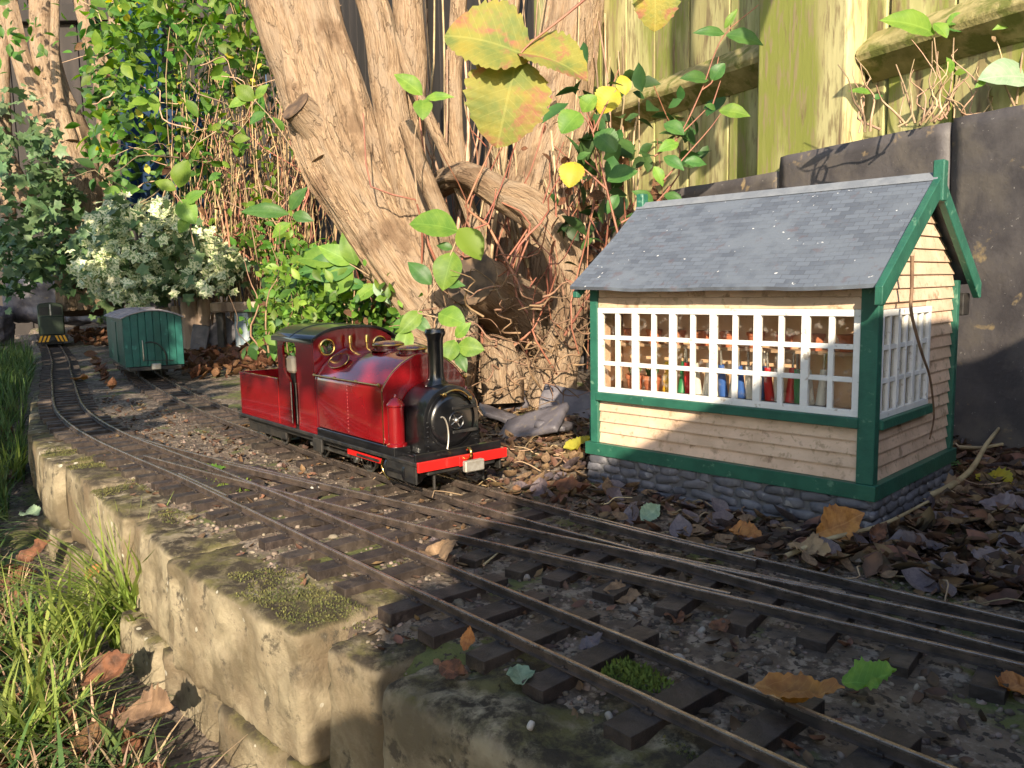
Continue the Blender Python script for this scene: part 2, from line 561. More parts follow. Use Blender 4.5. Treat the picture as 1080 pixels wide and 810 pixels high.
def roof_mat():
    """Printed slate paper: rows of staggered slates of uneven grey."""
    mt = bpy.data.materials.new('roof_slate')
    mt.use_nodes = True
    nt = mt.node_tree
    P = nt.nodes['Principled BSDF']
    tc = _n(nt, 'ShaderNodeTexCoord')
    br = _n(nt, 'ShaderNodeTexBrick')
    br.offset = .5
    for k, v in (('Color1', (.110, .130, .165, 1)), ('Color2', (.062, .073, .097, 1)), ('Mortar', (.060, .066, .080, 1))):
        br.inputs[k].default_value = v
    br.inputs['Scale'].default_value = 1.0
    br.inputs['Mortar Size'].default_value = .035
    br.inputs['Mortar Smooth'].default_value = .6
    br.inputs['Bias'].default_value = -.25
    br.inputs['Brick Width'].default_value = 1.25
    br.inputs['Row Height'].default_value = .62
    nt.links.new(tc.outputs['UV'], br.inputs['Vector'])
    f = _ramp(nt, _noise(nt, tc.outputs['Object'], 26, 5), .42, .7)
    c = _mix(nt, f, br.outputs['Color'], (.120, .140, .172))
    f2 = _ramp(nt, _noise(nt, tc.outputs['Object'], 70, 6, .65), .66, .74)
    c = _mix(nt, _math(nt, 'MULTIPLY', f2, .5), c, (.10, .072, .078))
    f3 = _ramp(nt, _noise(nt, tc.outputs['Object'], 170, 3, .5), .86, .90)
    c = _mix(nt, f3, c, (.62, .62, .62))
    nt.links.new(c, P.inputs['Base Color'])
    P.inputs['Roughness'].default_value = .55
    b = _n(nt, 'ShaderNodeBump')
    b.inputs['Strength'].default_value = .35
    b.inputs['Distance'].default_value = .001
    nt.links.new(_math(nt, 'SUBTRACT', 1.0, br.outputs['Fac']), b.inputs['Height'])
    nt.links.new(b.outputs[0], P.inputs['Normal'])
    MAT['roof_slate'] = mt


roof_mat()


def ground_mat():
    """Trodden soil, grit and moss."""
    mt = bpy.data.materials.new('soil')
    mt.use_nodes = True
    nt = mt.node_tree
    P = nt.nodes['Principled BSDF']
    tc = _n(nt, 'ShaderNodeTexCoord')
    v = tc.outputs['Object']
    c = _mix(nt, _ramp(nt, _noise(nt, v, 22, 8, .65), .36, .64), (.075, .053, .038), (.185, .138, .10))
    c = _mix(nt, _ramp(nt, _noise(nt, v, 75, 6, .7), .52, .66), c, (.27, .215, .165))
    c = _mix(nt, _ramp(nt, _noise(nt, v, 12, 6, .65, .4), .57, .66), c, (.105, .115, .032))
    c = _mix(nt, _ramp(nt, _noise(nt, v, 160, 3, .5), .62, .68), c, (.045, .033, .026))
    nt.links.new(c, P.inputs['Base Color'])
    P.inputs['Roughness'].default_value = .9
    b = _n(nt, 'ShaderNodeBump')
    b.inputs['Strength'].default_value = .8
    b.inputs['Distance'].default_value = .006
    nt.links.new(_noise(nt, v, 120, 8, .7), b.inputs['Height'])
    nt.links.new(b.outputs[0], P.inputs['Normal'])
    MAT['soil'] = mt


ground_mat()


def kerb_mat():
    """Weathered buff stone: brown stains, yellow green moss on ledges, white lichen spots, pits."""
    mt = bpy.data.materials.new('kerb_stone')
    mt.use_nodes = True
    nt = mt.node_tree
    P = nt.nodes['Principled BSDF']
    tc = _n(nt, 'ShaderNodeTexCoord')
    oi = _n(nt, 'ShaderNodeObjectInfo')
    ad = _n(nt, 'ShaderNodeVectorMath', operation='ADD')
    cm = _n(nt, 'ShaderNodeCombineXYZ')
    k = _math(nt, 'MULTIPLY', oi.outputs['Random'], 31.0)
    nt.links.new(k, cm.inputs[0])
    nt.links.new(k, cm.inputs[2])
    nt.links.new(tc.outputs['Object'], ad.inputs[0])
    nt.links.new(cm.outputs[0], ad.inputs[1])
    v = ad.outputs[0]
    c = _mix(nt, _ramp(nt, _noise(nt, v, 17, 8, .62), .36, .66), (.18, .145, .095), (.42, .355, .245))
    c = _mix(nt, _ramp(nt, _noise(nt, v, 7, 6, .6, .5), .50, .72), c, (.20, .15, .095))
    c = _mix(nt, _ramp(nt, _noise(nt, v, 55, 7, .7), .60, .74), c, (.115, .095, .07))
    ge = _n(nt, 'ShaderNodeNewGeometry')
    sp = _n(nt, 'ShaderNodeSeparateXYZ')
    nt.links.new(ge.outputs['Normal'], sp.inputs[0])
    up = _ramp(nt, sp.outputs[2], .2, 1.1)
    moss = _math(nt, 'MULTIPLY', _ramp(nt, _noise(nt, v, 24, 7, .66), .42, .60), _math(nt, 'ADD', up, .10))
    c = _mix(nt, _math(nt, 'MULTIPLY', moss, .8), c, (.135, .122, .042))
    moss2 = _math(nt, 'MULTIPLY', _ramp(nt, _noise(nt, v, 38, 7, .7), .40, .60), up)
    c = _mix(nt, moss2, c, (.060, .048, .034))
    vo = _n(nt, 'ShaderNodeTexVoronoi')
    vo.inputs['Scale'].default_value = 105
    nt.links.new(v, vo.inputs['Vector'])
    sc = _n(nt, 'ShaderNodeSeparateColor')
    nt.links.new(vo.outputs['Color'], sc.inputs[0])
    spot = _math(nt, 'MULTIPLY', _math(nt, 'LESS_THAN', vo.outputs['Distance'], _math(nt, 'MULTIPLY', sc.outputs[1], .34)), _math(nt, 'GREATER_THAN', sc.outputs[0], .74))
    spot = _math(nt, 'MULTIPLY', spot, _ramp(nt, _noise(nt, v, 20, 3), .42, .56))
    c = _mix(nt, _math(nt, 'MULTIPLY', spot, .8), c, (.58, .55, .46))
    nt.links.new(c, P.inputs['Base Color'])
    P.inputs['Roughness'].default_value = .9
    P.inputs['Specular IOR Level'].default_value = .25
    b = _n(nt, 'ShaderNodeBump')
    b.inputs['Strength'].default_value = .9
    b.inputs['Distance'].default_value = .006
    nt.links.new(_noise(nt, v, 95, 10, .78), b.inputs['Height'])
    nt.links.new(b.outputs[0], P.inputs['Normal'])
    MAT['kerb_stone'] = mt


kerb_mat()


def bark_mat():
    """Pale stringy bark: fine fibres along the stem, broken dark cracks, grey weathering."""
    mt = bpy.data.materials.new('bark')
    mt.use_nodes = True
    nt = mt.node_tree
    P = nt.nodes['Principled BSDF']
    tc = _n(nt, 'ShaderNodeTexCoord')

    def vec(a, b_):
        m_ = _n(nt, 'ShaderNodeVectorMath', operation='MULTIPLY')
        nt.links.new(tc.outputs['UV'], m_.inputs[0])
        m_.inputs[1].default_value = (a, b_, 1)
        return m_.outputs[0]
    fib = _noise(nt, vec(3.2, .30), 1.0, 8, .68, .4)
    big = _noise(nt, vec(.45, .12), 1.0, 5, .6, .3)
    obj = _noise(nt, tc.outputs['Object'], 11, 5, .6)
    c = _mix(nt, _ramp(nt, fib, .34, .64), (.235, .155, .095), (.42, .30, .195))
    c = _mix(nt, _ramp(nt, big, .40, .72), c, (.34, .255, .18))
    c = _mix(nt, _ramp(nt, obj, .56, .72), c, (.205, .135, .085))
    vo = _n(nt, 'ShaderNodeTexVoronoi', feature='DISTANCE_TO_EDGE')
    vo.inputs['Scale'].default_value = 1.0
    wv = _n(nt, 'ShaderNodeVectorMath', operation='ADD')
    nz = _n(nt, 'ShaderNodeTexNoise')
    nz.inputs['Scale'].default_value = 1.2
    nz.inputs['Detail'].default_value = 5
    nt.links.new(vec(1, .4), nz.inputs['Vector'])
    nt.links.new(vec(.75, .14), wv.inputs[0])
    nt.links.new(nz.outputs['Color'], wv.inputs[1])
    nt.links.new(wv.outputs[0], vo.inputs['Vector'])
    cr = _math(nt, 'SUBTRACT', 1.0, _math(nt, 'MINIMUM', _math(nt, 'MULTIPLY', vo.outputs['Distance'], 20.0), 1.0))
    cr = _math(nt, 'MULTIPLY', cr, _ramp(nt, _noise(nt, vec(.3, .1), 1.0, 3), .44, .60))
    c = _mix(nt, _math(nt, 'MULTIPLY', cr, .5), c, (.09, .058, .038))
    nt.links.new(c, P.inputs['Base Color'])
    P.inputs['Roughness'].default_value = .88
    P.inputs['Specular IOR Level'].default_value = .2
    h = _math(nt, 'SUBTRACT', fib, _math(nt, 'MULTIPLY', cr, .45))
    b = _n(nt, 'ShaderNodeBump')
    b.inputs['Strength'].default_value = .8
    b.inputs['Distance'].default_value = .013
    nt.links.new(h, b.inputs['Height'])
    nt.links.new(b.outputs[0], P.inputs['Normal'])
    MAT['bark'] = mt


bark_mat()
# ------------------------------------------------------------------ terrain
KX = [-900, -450, -360, -270, -200, -160, -140, -121, -111, -96, -79, -64, -42, -35, -24, 30, 400]
KY = [220, 112, 92, 70, 50, 39.2, 33.8, 30.2, 29.6, 28.3, 26.3, 24.5, 24.1, 23.9, 24.4, 24.8, 26]


def kerb_t(s_):
    return np.interp(s_, KX, KY)


def gh(s_, t_):
    """Ground height (cm) at a point."""
    s_ = np.asarray(s_, float)
    t_ = np.asarray(t_, float)
    p = np.stack([s_, t_, np.zeros_like(s_)], -1)
    up = -1.38 + .16 * fbm(p / 9.0, 3) + .10 * fbm(p / 2.1, 2)
    up = up + 2.6 * smooth01(t_, 92, 135) + .5 * smooth01(t_, 58, 75) * fbm(p / 14.0, 3) + .35 * smooth01(t_, 88, 96) * (fbm(p / 5.0, 2))
    up = up - .25 * smooth01(t_, 60, 66) * smooth01(-t_, -92, -86)
    up = up + 10 * smooth01(t_, 150, 260)
    low = -14.0 + 11.0 * smooth01(-s_, 120, 230) + .9 * fbm(p / 22.0, 3) + .3 * fbm(p / 4.0, 2)
    e_ = kerb_t(s_) + 1.6 * fbm(p / 5.0, 3)
    up = up - .55 * smooth01(-t_, -(e_ + 7.0), -(e_ + 4.2))
    k = smooth01(t_, kerb_t(s_) + 2.4, kerb_t(s_) + 3.4)
    return low * (1 - k) + up * k


def axis_pts(lo, hi, step, far):
    a = list(np.arange(lo, hi, step))
    q, out = step, []
    x = lo
    while x > -far:
        q *= 1.35
        x -= q
        out.append(x)
    a = out[::-1] + a
    x, q = a[-1], step
    while x < far:
        q *= 1.35
        x += q
        a.append(x)
    return np.array(a)


gs, gt = axis_pts(-260, 4, .8, 6000), axis_pts(4, 135, .8, 6000)
GS, GT = np.meshgrid(gs, gt, indexing='ij')
GZ = gh(GS, GT)
nS, nT = len(gs), len(gt)
idx = np.arange(nS * nT).reshape(nS, nT)
F = np.stack([idx[:-1, :-1], idx[1:, :-1], idx[1:, 1:], idx[:-1, 1:]], -1).reshape(-1, 4)
g = link('ground', np_mesh('ground', np.stack([GS, GT, GZ], -1).reshape(-1, 3), F, 'soil', True))
tag(g, 'brown soil with grit and moss patches under the rails', kind='structure')


# ------------------------------------------------------------------ rounded rough blocks
def block_mesh(name, size, r, amp, seed, mat, res=1.0, freq=.28):
    sx, sy, sz = size
    hx, hy, hz = sx / 2, sy / 2, sz / 2
    verts, faces, key = [], [], {}

    def vid(p):
        k = (round(p[0], 3), round(p[1], 3), round(p[2], 3))
        if k not in key:
            key[k] = len(verts)
            verts.append(k)
        return key[k]
    for ax in range(3):
        h = (hx, hy, hz)
        o1, o2 = [(1, 2), (2, 0), (0, 1)][ax]
        n1, n2 = max(3, int(2 * h[o1] / res)), max(3, int(2 * h[o2] / res))
        for sg in (-1, 1):
            for i in range(n1):
                for j in range(n2):
                    q = []
                    for (di, dj) in ((0, 0), (1, 0), (1, 1), (0, 1)):
                        p = [0, 0, 0]
                        p[ax] = sg * h[ax]
                        p[o1] = -h[o1] + 2 * h[o1] * (i + di) / n1
                        p[o2] = -h[o2] + 2 * h[o2] * (j + dj) / n2
                        q.append(vid(p))
                    faces.append(q if sg > 0 else q[::-1])
    V = np.array(verts, float)
    inner = np.clip(V, [-hx + r, -hy + r, -hz + r], [hx - r, hy - r, hz - r])
    d = V - inner
    L = np.linalg.norm(d, axis=1)[:, None] + 1e-9
    nrm = d / L
    V = inner + nrm * r
    V = V + nrm * (amp * fbm(V * freq + seed * 9.7, 5) + amp * .32 * fbm(V * freq * 8 + seed, 3) - amp * .55 * np.clip(fbm(V * freq * 2.6 + seed * 3.1, 3) - .45, 0, 1) * 2)[:, None]
    return np_mesh(name, V, np.array(faces), mat, True)


wall = thing('retaining_wall', 'low mossy stone kerb edging the raised trackbed above the grass', 'wall', (-70, 26, -8))
spans = [(-205, -178), (-177.5, -160.5), (-160, -141), (-140.5, -122.5), (-122, -111.6), (-111, -96.2), (-95.6, -79.6), (-79, -65.2),
         (-64.6, -43.4), (-42.6, -36.6), (-35.8, -12.5), (-11.8, 14)]
for k, (a, b) in enumerate(spans):
    ka, kb = kerb_t(a), kerb_t(b)
    L = math.hypot(b - a, kb - ka)
    yaw = math.atan2(kb - ka, b - a) + random.uniform(-.012, .012)
    inset = {8: 0.0, 9: 1.3, 10: .5, 7: .7, 6: .2, 5: .8}.get(k, random.uniform(0, .6))
    dep = 9.0 if a > -130 else 6.0
    L -= .25
    hgt = 8.6 + (k % 3) * .3
    ztop = -1.50 + {8: .25, 10: .1, 9: -.25, 7: -.1}.get(k, random.uniform(-.2, .15))
    cx, cy = (a + b) / 2 - math.sin(yaw) * (dep / 2 + inset), (ka + kb) / 2 + math.cos(yaw) * (dep / 2 + inset)
    me = block_mesh('block', (L, dep, hgt), .5 if k not in (10,) else 1.1, .30, k + 1, 'kerb_stone', res=.5 if a > -100 else 1.4)
    link('block', me, wall, (cx + 70, cy - 26, ztop - hgt / 2 + 8), (random.uniform(-.01, .01), random.uniform(-.012, .012), yaw))
low = [(-122, -108), (-107, -94), (-93, -80), (-79, -68.5), (-67.5, -57), (-56.2, -47), (-46, -33), (-32, -16)]
for k, (a, b) in enumerate(low):
    ka, kb = kerb_t(a), kerb_t(b)
    yaw = math.atan2(kb - ka, b - a) + random.uniform(-.03, .03)
    me = block_mesh('block', (b - a, 9, 8), .7, .40, k + 31, 'kerb_stone', res=1.0)
    link('block', me, wall, ((a + b) / 2 + 70, (ka + kb) / 2 + 4.2 + random.uniform(-.5, .4) - 26, -14.1 + 8), (0, random.uniform(-.03, .03), yaw))

# ------------------------------------------------------------------ tracks
GAUGE = 4.45
RAIL_H = .66


def resample(path, step=1.5):
    return catmull(np.array([(a, b, 0) for a, b in path], float), step)


def normals(P):
    T = np.gradient(P, axis=0)
    T /= np.linalg.norm(T, axis=1)[:, None]
    return np.stack([-T[:, 1], T[:, 0], np.zeros(len(T))], 1), T


RAIL_PROF = [(-.23, 0), (.23, 0), (.23, .06), (.06, .12), (.05, .45), (.13, .50), (.14, .62), (.10, .66), (-.10, .66), (-.14, .62), (-.13, .50),
             (-.05, .45), (-.06, .12), (-.23, .06)]
HEAD = {5, 6, 7, 8, 9}


def sweep(P, prof, z0):
    N, T = normals(P)
    n = len(prof)
    v, f = [], []
    for j in range(len(P)):
        for (a, b) in prof:
            q = P[j] + N[j] * a
            v.append((q[0], q[1], z0 + b + P[j][2]))
    for j in range(len(P) - 1):
        for k in range(n):
            f.append((j * n + k, j * n + (k + 1) % n, (j + 1) * n + (k + 1) % n, (j + 1) * n + k))
    f.append(list(range(n)))
    f.append([(len(P) - 1) * n + k for k in range(n)][::-1])
    return v, f


def rail_mesh(v, f):
    m_ = MB().add(v, f)
    n = len(RAIL_PROF)
    m_.m = [1 if (k % n) in HEAD and k < len(f) - 2 else 0 for k in range(len(f))]
    return m_


def sleeper_mesh(L, W, H, gauge):
    b = MB()
    b.box((-W / 2, -L / 2, -H), (W / 2, L / 2, 0))
    me_b = b
    for s_ in (-1, 1):
        y = s_ * gauge / 2
        for q in (-1, 1):
            b.box((-.34, y + q * .30 - .12, -.02), (.34, y + q * .30 + .12, .17))
            b.lathe([(.11, .16), (.11, .27), (.06, .31)], (0, y + q * .33, 0), n=6)
    return b.data('sleeper', 'sleeper_wood', bevel=.05, smooth=30)


SLEEPER = [sleeper_mesh(L, W, .80, GAUGE) for L, W in ((9.6, 1.65), (9.4, 1.75), (9.8, 1.6))]
THIN = [sleeper_mesh(L, W, .80, GAUGE) for L, W in ((9.5, 1.45), (9.3, 1.5))]
LONGS = [sleeper_mesh(L, 1.6, .80, GAUGE) for L in (10.4, 11.0)]


def lay_track(name, label, path, zoff, s_list, rails, origin):
    t = thing(name, label, 'track', origin)
    O = np.array(origin)
    P = resample(path)
    N, T = normals(P)
    for (side, s0, s1) in rails:
        q = P + N * side * GAUGE / 2
        q[:, 2] += .05 * vnoise(np.stack([q[:, 0] / 17, q[:, 1] / 17, np.full(len(q), side * 3.0)], 1)) + zoff
        q = q[(q[:, 0] >= s0) & (q[:, 0] <= s1)] - O
        v, f = sweep(q, RAIL_PROF, -RAIL_H)
        rail_mesh(v, f).build('rail', ['rail_web', 'rail_steel'], t, smooth=40)
    for k, (sv, kind) in enumerate(s_list):
        j = int(np.argmin(abs(P[:, 0] - sv)))
        me = {'n': SLEEPER, 't': THIN, 'l': LONGS}[kind][k % (3 if kind == 'n' else 2)]
        side = random.uniform(-.25, .25)
        p = P[j] + N[j] * side - O
        p[2] += -RAIL_H + zoff - .015 + random.uniform(-.03, .01)
        link('sleeper', me, t, p, (random.uniform(-.01, .01), 0, math.atan2(T[j][1], T[j][0]) + random.uniform(-.03, .03)))
    return t, P, N


A_PATH = [(16, 31.4), (-10, 32.4), (-28, 33.4), (-45, 34.5), (-60, 35.7), (-75, 36.8), (-90, 37.8), (-105, 38.5), (-120, 39.4), (-139, 41.7), (-162, 46.3),
          (-201, 56.8), (-240, 67.5), (-272, 76.6), (-357, 98.5), (-420, 113)]
B_PATH = [(-122, 39.55), (-112, 39.35), (-105, 39.45), (-92, 40.2), (-80, 41.2), (-65, 42.5), (-50, 44.0), (-40, 45.2), (-30, 46.5), (-20, 47.9), (-10, 49.1), (5, 50.4), (16, 51.0)]
C_PATH = [(16, 51.0), (-10, 50.75), (-25, 50.6), (-40, 50.75), (-50, 51.1), (-60, 51.8), (-70, 52.7), (-83, 54.0), (-100, 56.1), (-126, 59.7), (-160, 66.3), (-191, 73.8), (-230, 84.5), (-275, 97)]
A_PATH, C_PATH = A_PATH[::-1], C_PATH[::-1]

sl = [(-16.8 - 4.95 * k, 'n') for k in range(-6, 9)]
x = sl[-1][0]
while x > -118:
    x -= 4.1
    sl.append((x, 't'))
while x > -400:
    x -= 4.0
    sl.append((x, 't'))
ta, PA, NA = lay_track('railway_track', 'long main track nearest the stone kerb, curving away to the dark diesel engine', A_PATH, 0.0, sl,
                       ((-1, -420, 14), (1, -420, 14)), (-60, 36, -1.4))
sl = [(-7.2 - 4.3 * k, 'n') for k in range(-4, 9)] + [(-46 - 4.4 * k, 'n') for k in range(0, 8)] + [(-84 - 4.1 * k, 't') for k in range(0, 4)]
tb, PB, NB = lay_track('railway_track', 'middle track branching off the main line and merging with the siding beside the signal box', B_PATH, -.03, sl,
                       ((-1, -103, 14), (1, -120, 14)), (-50, 44, -1.4))
sl = [(-50 - 4.6 * k, 't') for k in range(0, 48)]
tc_, PC, NC = lay_track('railway_track', 'siding track carrying the red locomotive and the green van', C_PATH, -.06, sl,
                        ((-1, -275, 14), (1, -275, 14)), (-80, 54, -1.4))
# guard rails and wing rails at the two crossings
for (P, N, off, s0, s1, zo, par, O) in ((PC, NC, GAUGE / 2 - .55, -46, -27, -.07, tc_, (-80, 54, -1.4)), (PB, NB, -GAUGE / 2 + .55, -42, -25, -.05, tb, (-50, 44, -1.4)),
                                        (PA, NA, -GAUGE / 2 + .55, -90, -74, -.04, ta, (-60, 36, -1.4)), (PB, NB, GAUGE / 2 - .55, -92, -72, -.05, tb, (-50, 44, -1.4)),
                                        (PB, NB, GAUGE / 2 + .5, -36, -20, -.08, tb, (-50, 44, -1.4))):
    q = P + N * off
    q = q[(q[:, 0] > s0) & (q[:, 0] < s1)]
    q[:, 2] += zo
    v, f = sweep(q - np.array(O), RAIL_PROF, -RAIL_H)
    rail_mesh(v, f).build('guard_rail', ['rail_web', 'rail_steel'], par, smooth=40)
# ------------------------------------------------------------------ signal box
O = np.array((-40.6, 77.7, -1.7))
sb = thing('signal_box', 'model signal box with cream boards, green trim and grey slate roof', 'signal box', O)


def wb(a, b, name, mat, parent=sb, bevel=.04, **kw):
    return MB().box(np.array(a) - O, np.array(b) - O).build(name, mat, parent, bevel=bevel, **kw)


SL, SR, TF, TB = -55.4, -25.2, 67.4, 88.0
# stone base with single stones in relief
base = wb((SL - .2, TF + .1, -1.7), (SR - .1, TB - .1, 1.62), 'stone_base', 'mortar', bevel=.1)
wb((SL - .5, TF - .35, -1.72), (SR + .25, TF + .3, -1.18), 'ledge', 'base_stone', base, bevel=.15)
wb((SR - .4, TF + .32, -1.72), (SR + .25, TB, -1.18), 'ledge', 'base_stone', base, bevel=.15)


def stone_data(w, h, d, rnd):
    n = 9
    b = MB()
    v = []
    for ring, (sc_, dep) in enumerate(((1.0, 0), (.90, .55), (.60, .85))):
        for k in range(n):
            a = 2 * math.pi * k / n
            if ring == 0:
                rr = 1 + rnd.uniform(-.22, .10)
                cx = math.copysign(abs(math.cos(a)) ** .55, math.cos(a)) * w / 2 * rr
                cz = math.copysign(abs(math.sin(a)) ** .55, math.sin(a)) * h / 2 * rr
                v.append((cx, 0, cz))
            else:
                cx, _, cz = v[k]
                v.append((cx * sc_ + rnd.uniform(-.04, .04), -d * dep * rnd.uniform(.85, 1.1), cz * sc_ + rnd.uniform(-.04, .04)))
    f = [[r * n + k, r * n + (k + 1) % n, (r + 1) * n + (k + 1) % n, (r + 1) * n + k] for r in range(2) for k in range(n)] + [[2 * n + k for k in range(n)]]
    return b.add(v, f).data('stone', 'base_stone', smooth=60)


rnd = random.Random(3)
stones = {}
for wq in (1.5, 1.9, 2.3, 2.8, 3.3):
    stones[wq] = [stone_data(wq, 1.0, .38, rnd) for _ in range(3)]


def stone_row(p0, dirv, L, z, rotz, parent):
    x = -rnd.uniform(0, .6)
    while x < L - .5:
        wq = rnd.choice(list(stones))
        if x + wq > L + .2:
            wq = 1.5
        c = np.array(p0) + np.array(dirv) * (x + wq / 2) - O
        link('stone', rnd.choice(stones[wq]), parent, (c[0], c[1], z - O[2]), (0, rnd.uniform(-.16, .16), rotz), (.98, 1, rnd.uniform(.9, 1.1)))
        x += wq * .98 + .05


for r, z in enumerate((-.72, .24, 1.12)):
    stone_row((SL - .1, TF + .12, 0), (1, 0, 0), SR - SL, z, 0, base)
    stone_row((SR - .12, TF + .2, 0), (0, 1, 0), TB - TF - .4, z, math.pi / 2, base)
# green base beams, corner posts
wb((SL - .55, TF - .3, 1.6), (SR + .3, TF + .5, 2.92), 'base_beam', 'green_paint')
wb((SR - .5, TF + .52, 1.6), (SR + .3, TB + .2, 2.92), 'base_beam', 'green_paint')
wb((SL - .55, TF + .52, 1.6), (SL + .3, TB + .2, 2.92), 'base_beam', 'green_paint')
for (a, b, c, d) in ((SL, SL + 1.0, TF, TF + 1.0), (SR - 1.45, SR, TF - .05, TF + .95), (SR - .8, SR, TB - .75, TB), (SL, SL + .8, TB - .8, TB)):
    wb((a, c, 2.93), (b, d, 19.7), 'corner_post', 'green_paint')
# floor, back wall and far end wall, so that the room is a room
wb((SL + .9, TF + .6, 2.7), (SR - .6, TB - .5, 3.0), 'floor', 'dark_interior', bevel=0)
wb((SL + .8, TB - .5, 2.94), (SR - .82, TB - .15, 19.6), 'back_wall', 'room_paint', bevel=0)
wb((SL + .15, TF + 1.02, 2.94), (SL + .45, TB - .82, 19.6), 'end_wall', 'cream_paint', bevel=0)
PITCH = (7.58 - 2.95) / 4


def board(a, b, z, side, h=PITCH, cut=None):
    """One lapped board: thin at the top, thick at the bottom. side 'f': along s on the front; 'g': along t on the gable."""
    prof = [(0, 0), (.30, .02), (.30, .10), (.09, h - .01), (0, h - .01)]
    m_ = MB()
    if side == 'f':
        m_.prism([(TF + .62 - p - O[1], z + q - O[2]) for p, q in prof], 'x', a - O[0], b - O[0])
    else:
        v = []
        for (yy, top) in ((a, cut[0] if cut else a), (b, cut[1] if cut else b)):
            for p, q in prof:
                f_ = q / h
                v.append((SR - .62 + p - O[0], yy + (top - yy) * f_ - O[1], z + q - O[2]))
        n = len(prof)
        m_.add(v, [list(range(n)), [n + k for k in range(n)][::-1]] + [(k, n + k, n + (k + 1) % n, (k + 1) % n) for k in range(n)])
    me = m_.data('board', 'cream_paint')
    bm = bmesh.new()
    bm.from_mesh(me)
    bmesh.ops.recalc_face_normals(bm, faces=bm.faces)
    bm.to_mesh(me)
    bm.free()
    return link('board', me, sb)


for k in range(4):
    board(SL + 1.0, SR - 1.46, 2.93 + k * PITCH, 'f')
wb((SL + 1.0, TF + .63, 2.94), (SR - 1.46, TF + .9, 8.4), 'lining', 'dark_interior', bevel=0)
wb((SL + 1.0, TF + .22, 17.52), (SR - 1.46, TF + .6, 18.55), 'fascia_board', 'cream_paint')
wb((SL + 1.0, TF + .3, 18.56), (SR - 1.46, TF + .68, 19.9), 'fascia_board', 'cream_paint')
wb((SL + .95, TF - .28, 7.58), (SR - 1.3, TF + .9, 8.48), 'window_sill', 'green_paint', bevel=.07)
wb((SR - .9, TF + .97, 7.45), (SR + .28, 80.6, 8.3), 'window_sill', 'green_paint', bevel=.07)
# gable end: boards shortened by the window and the slope of the roof
TR, ZR, ZE = 77.7, 28.9, 19.75
SLOPE = (ZR - ZE) / (TR - 65.4)
for k in range(21):
    z = 2.93 + k * PITCH
    zt = z + PITCH

    def lim(zz):
        hw = min(TB - TR - .15, max(.1, (ZR - 1.1 - zz) / SLOPE))
        return TR - hw, TR + hw
    a0, b0 = lim(z)
    a1, b1 = lim(zt)
    a0, a1 = max(a0, TF + .98), max(a1, TF + .98)
    b0, b1 = min(b0, TB - .78), min(b1, TB - .78)
    if b0 - a0 < .5:
        continue
    if zt > 8.3 and z < 17.4:
        a0 = a1 = 80.25
    board(a0, b0, z, 'g', PITCH, (a1, b1))
zc = [2.94, 8.3, 17.4, 19.6]
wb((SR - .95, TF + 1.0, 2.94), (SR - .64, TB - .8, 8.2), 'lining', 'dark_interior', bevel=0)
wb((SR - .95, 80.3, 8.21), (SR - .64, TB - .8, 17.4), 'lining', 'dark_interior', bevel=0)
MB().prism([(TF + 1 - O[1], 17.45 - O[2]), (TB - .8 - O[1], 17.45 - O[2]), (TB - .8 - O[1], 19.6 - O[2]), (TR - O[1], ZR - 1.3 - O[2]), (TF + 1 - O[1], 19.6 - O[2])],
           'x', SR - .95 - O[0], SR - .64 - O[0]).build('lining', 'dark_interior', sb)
MB().prism([(TF + 1 - O[1], 19.61 - O[2]), (TB - .8 - O[1], 19.61 - O[2]), (TR - O[1], ZR - 1.3 - O[2])], 'x', SL + .2 - O[0], SL + .5 - O[0]).build('end_wall', 'cream_paint', sb)


def window(side, a, b, z0, z1, pairs, fr, thick, thin, bar):
    """A window of paired sashes, three panes high; every bar and pane is a piece of its own."""
    w = bpy.data.objects.new('window', None)
    w.empty_display_size = .01
    col.objects.link(w)
    w.parent = sb

    def bx(u0, u1, q0, q1, d0, d1, name, mat):
        if side == 'f':
            return wb((u0, TF + d0, q0), (u1, TF + d1, q1), name, mat, w, bevel=.03 if mat == 'white_paint' else 0)
        return wb((SR - d1, u0, q0), (SR - d0, u1, q1), name, mat, w, bevel=.03 if mat == 'white_paint' else 0)
    bx(a, b, z0, z0 + fr, .06, .6, 'frame', 'white_paint')
    bx(a, b, z1 - fr, z1, .06, .6, 'frame', 'white_paint')
    bx(a, a + fr, z0 + fr, z1 - fr, .08, .6, 'frame', 'white_paint')
    bx(b - fr, b, z0 + fr, z1 - fr, .08, .6, 'frame', 'white_paint')
    pw = (b - a - 2 * fr - (pairs - 1) * thick - pairs * thin) / (2 * pairs)
    ph = (z1 - z0 - 2 * fr - 2 * bar) / 3
    x = a + fr
    for i in range(2 * pairs):
        for r in range(3):
            q = z0 + fr + r * (ph + bar)
            bx(x - .02, x + pw + .02, q - .02, q + ph + .02, .36, .40, 'pane', 'window_glass')
        x += pw
        if i < 2 * pairs - 1:
            g_ = thin if i % 2 == 0 else thick
            bx(x, x + g_, z0 + fr, z1 - fr, .14 if i % 2 == 0 else .09, .56, 'glazing_bar' if i % 2 == 0 else 'mullion', 'white_paint')
            x += g_
    for r in (1, 2):
        q = z0 + fr + r * ph + (r - 1) * bar
        bx(a + fr, b - fr, q, q + bar, .17, .54, 'glazing_bar', 'white_paint')
    return w


window('f', SL + 1.02, SR - 1.47, 8.49, 17.5, 6, .58, .70, .46, .44)
window('g', TF + .98, 80.2, 8.31, 17.42, 3, .55, .66, .40, .40)


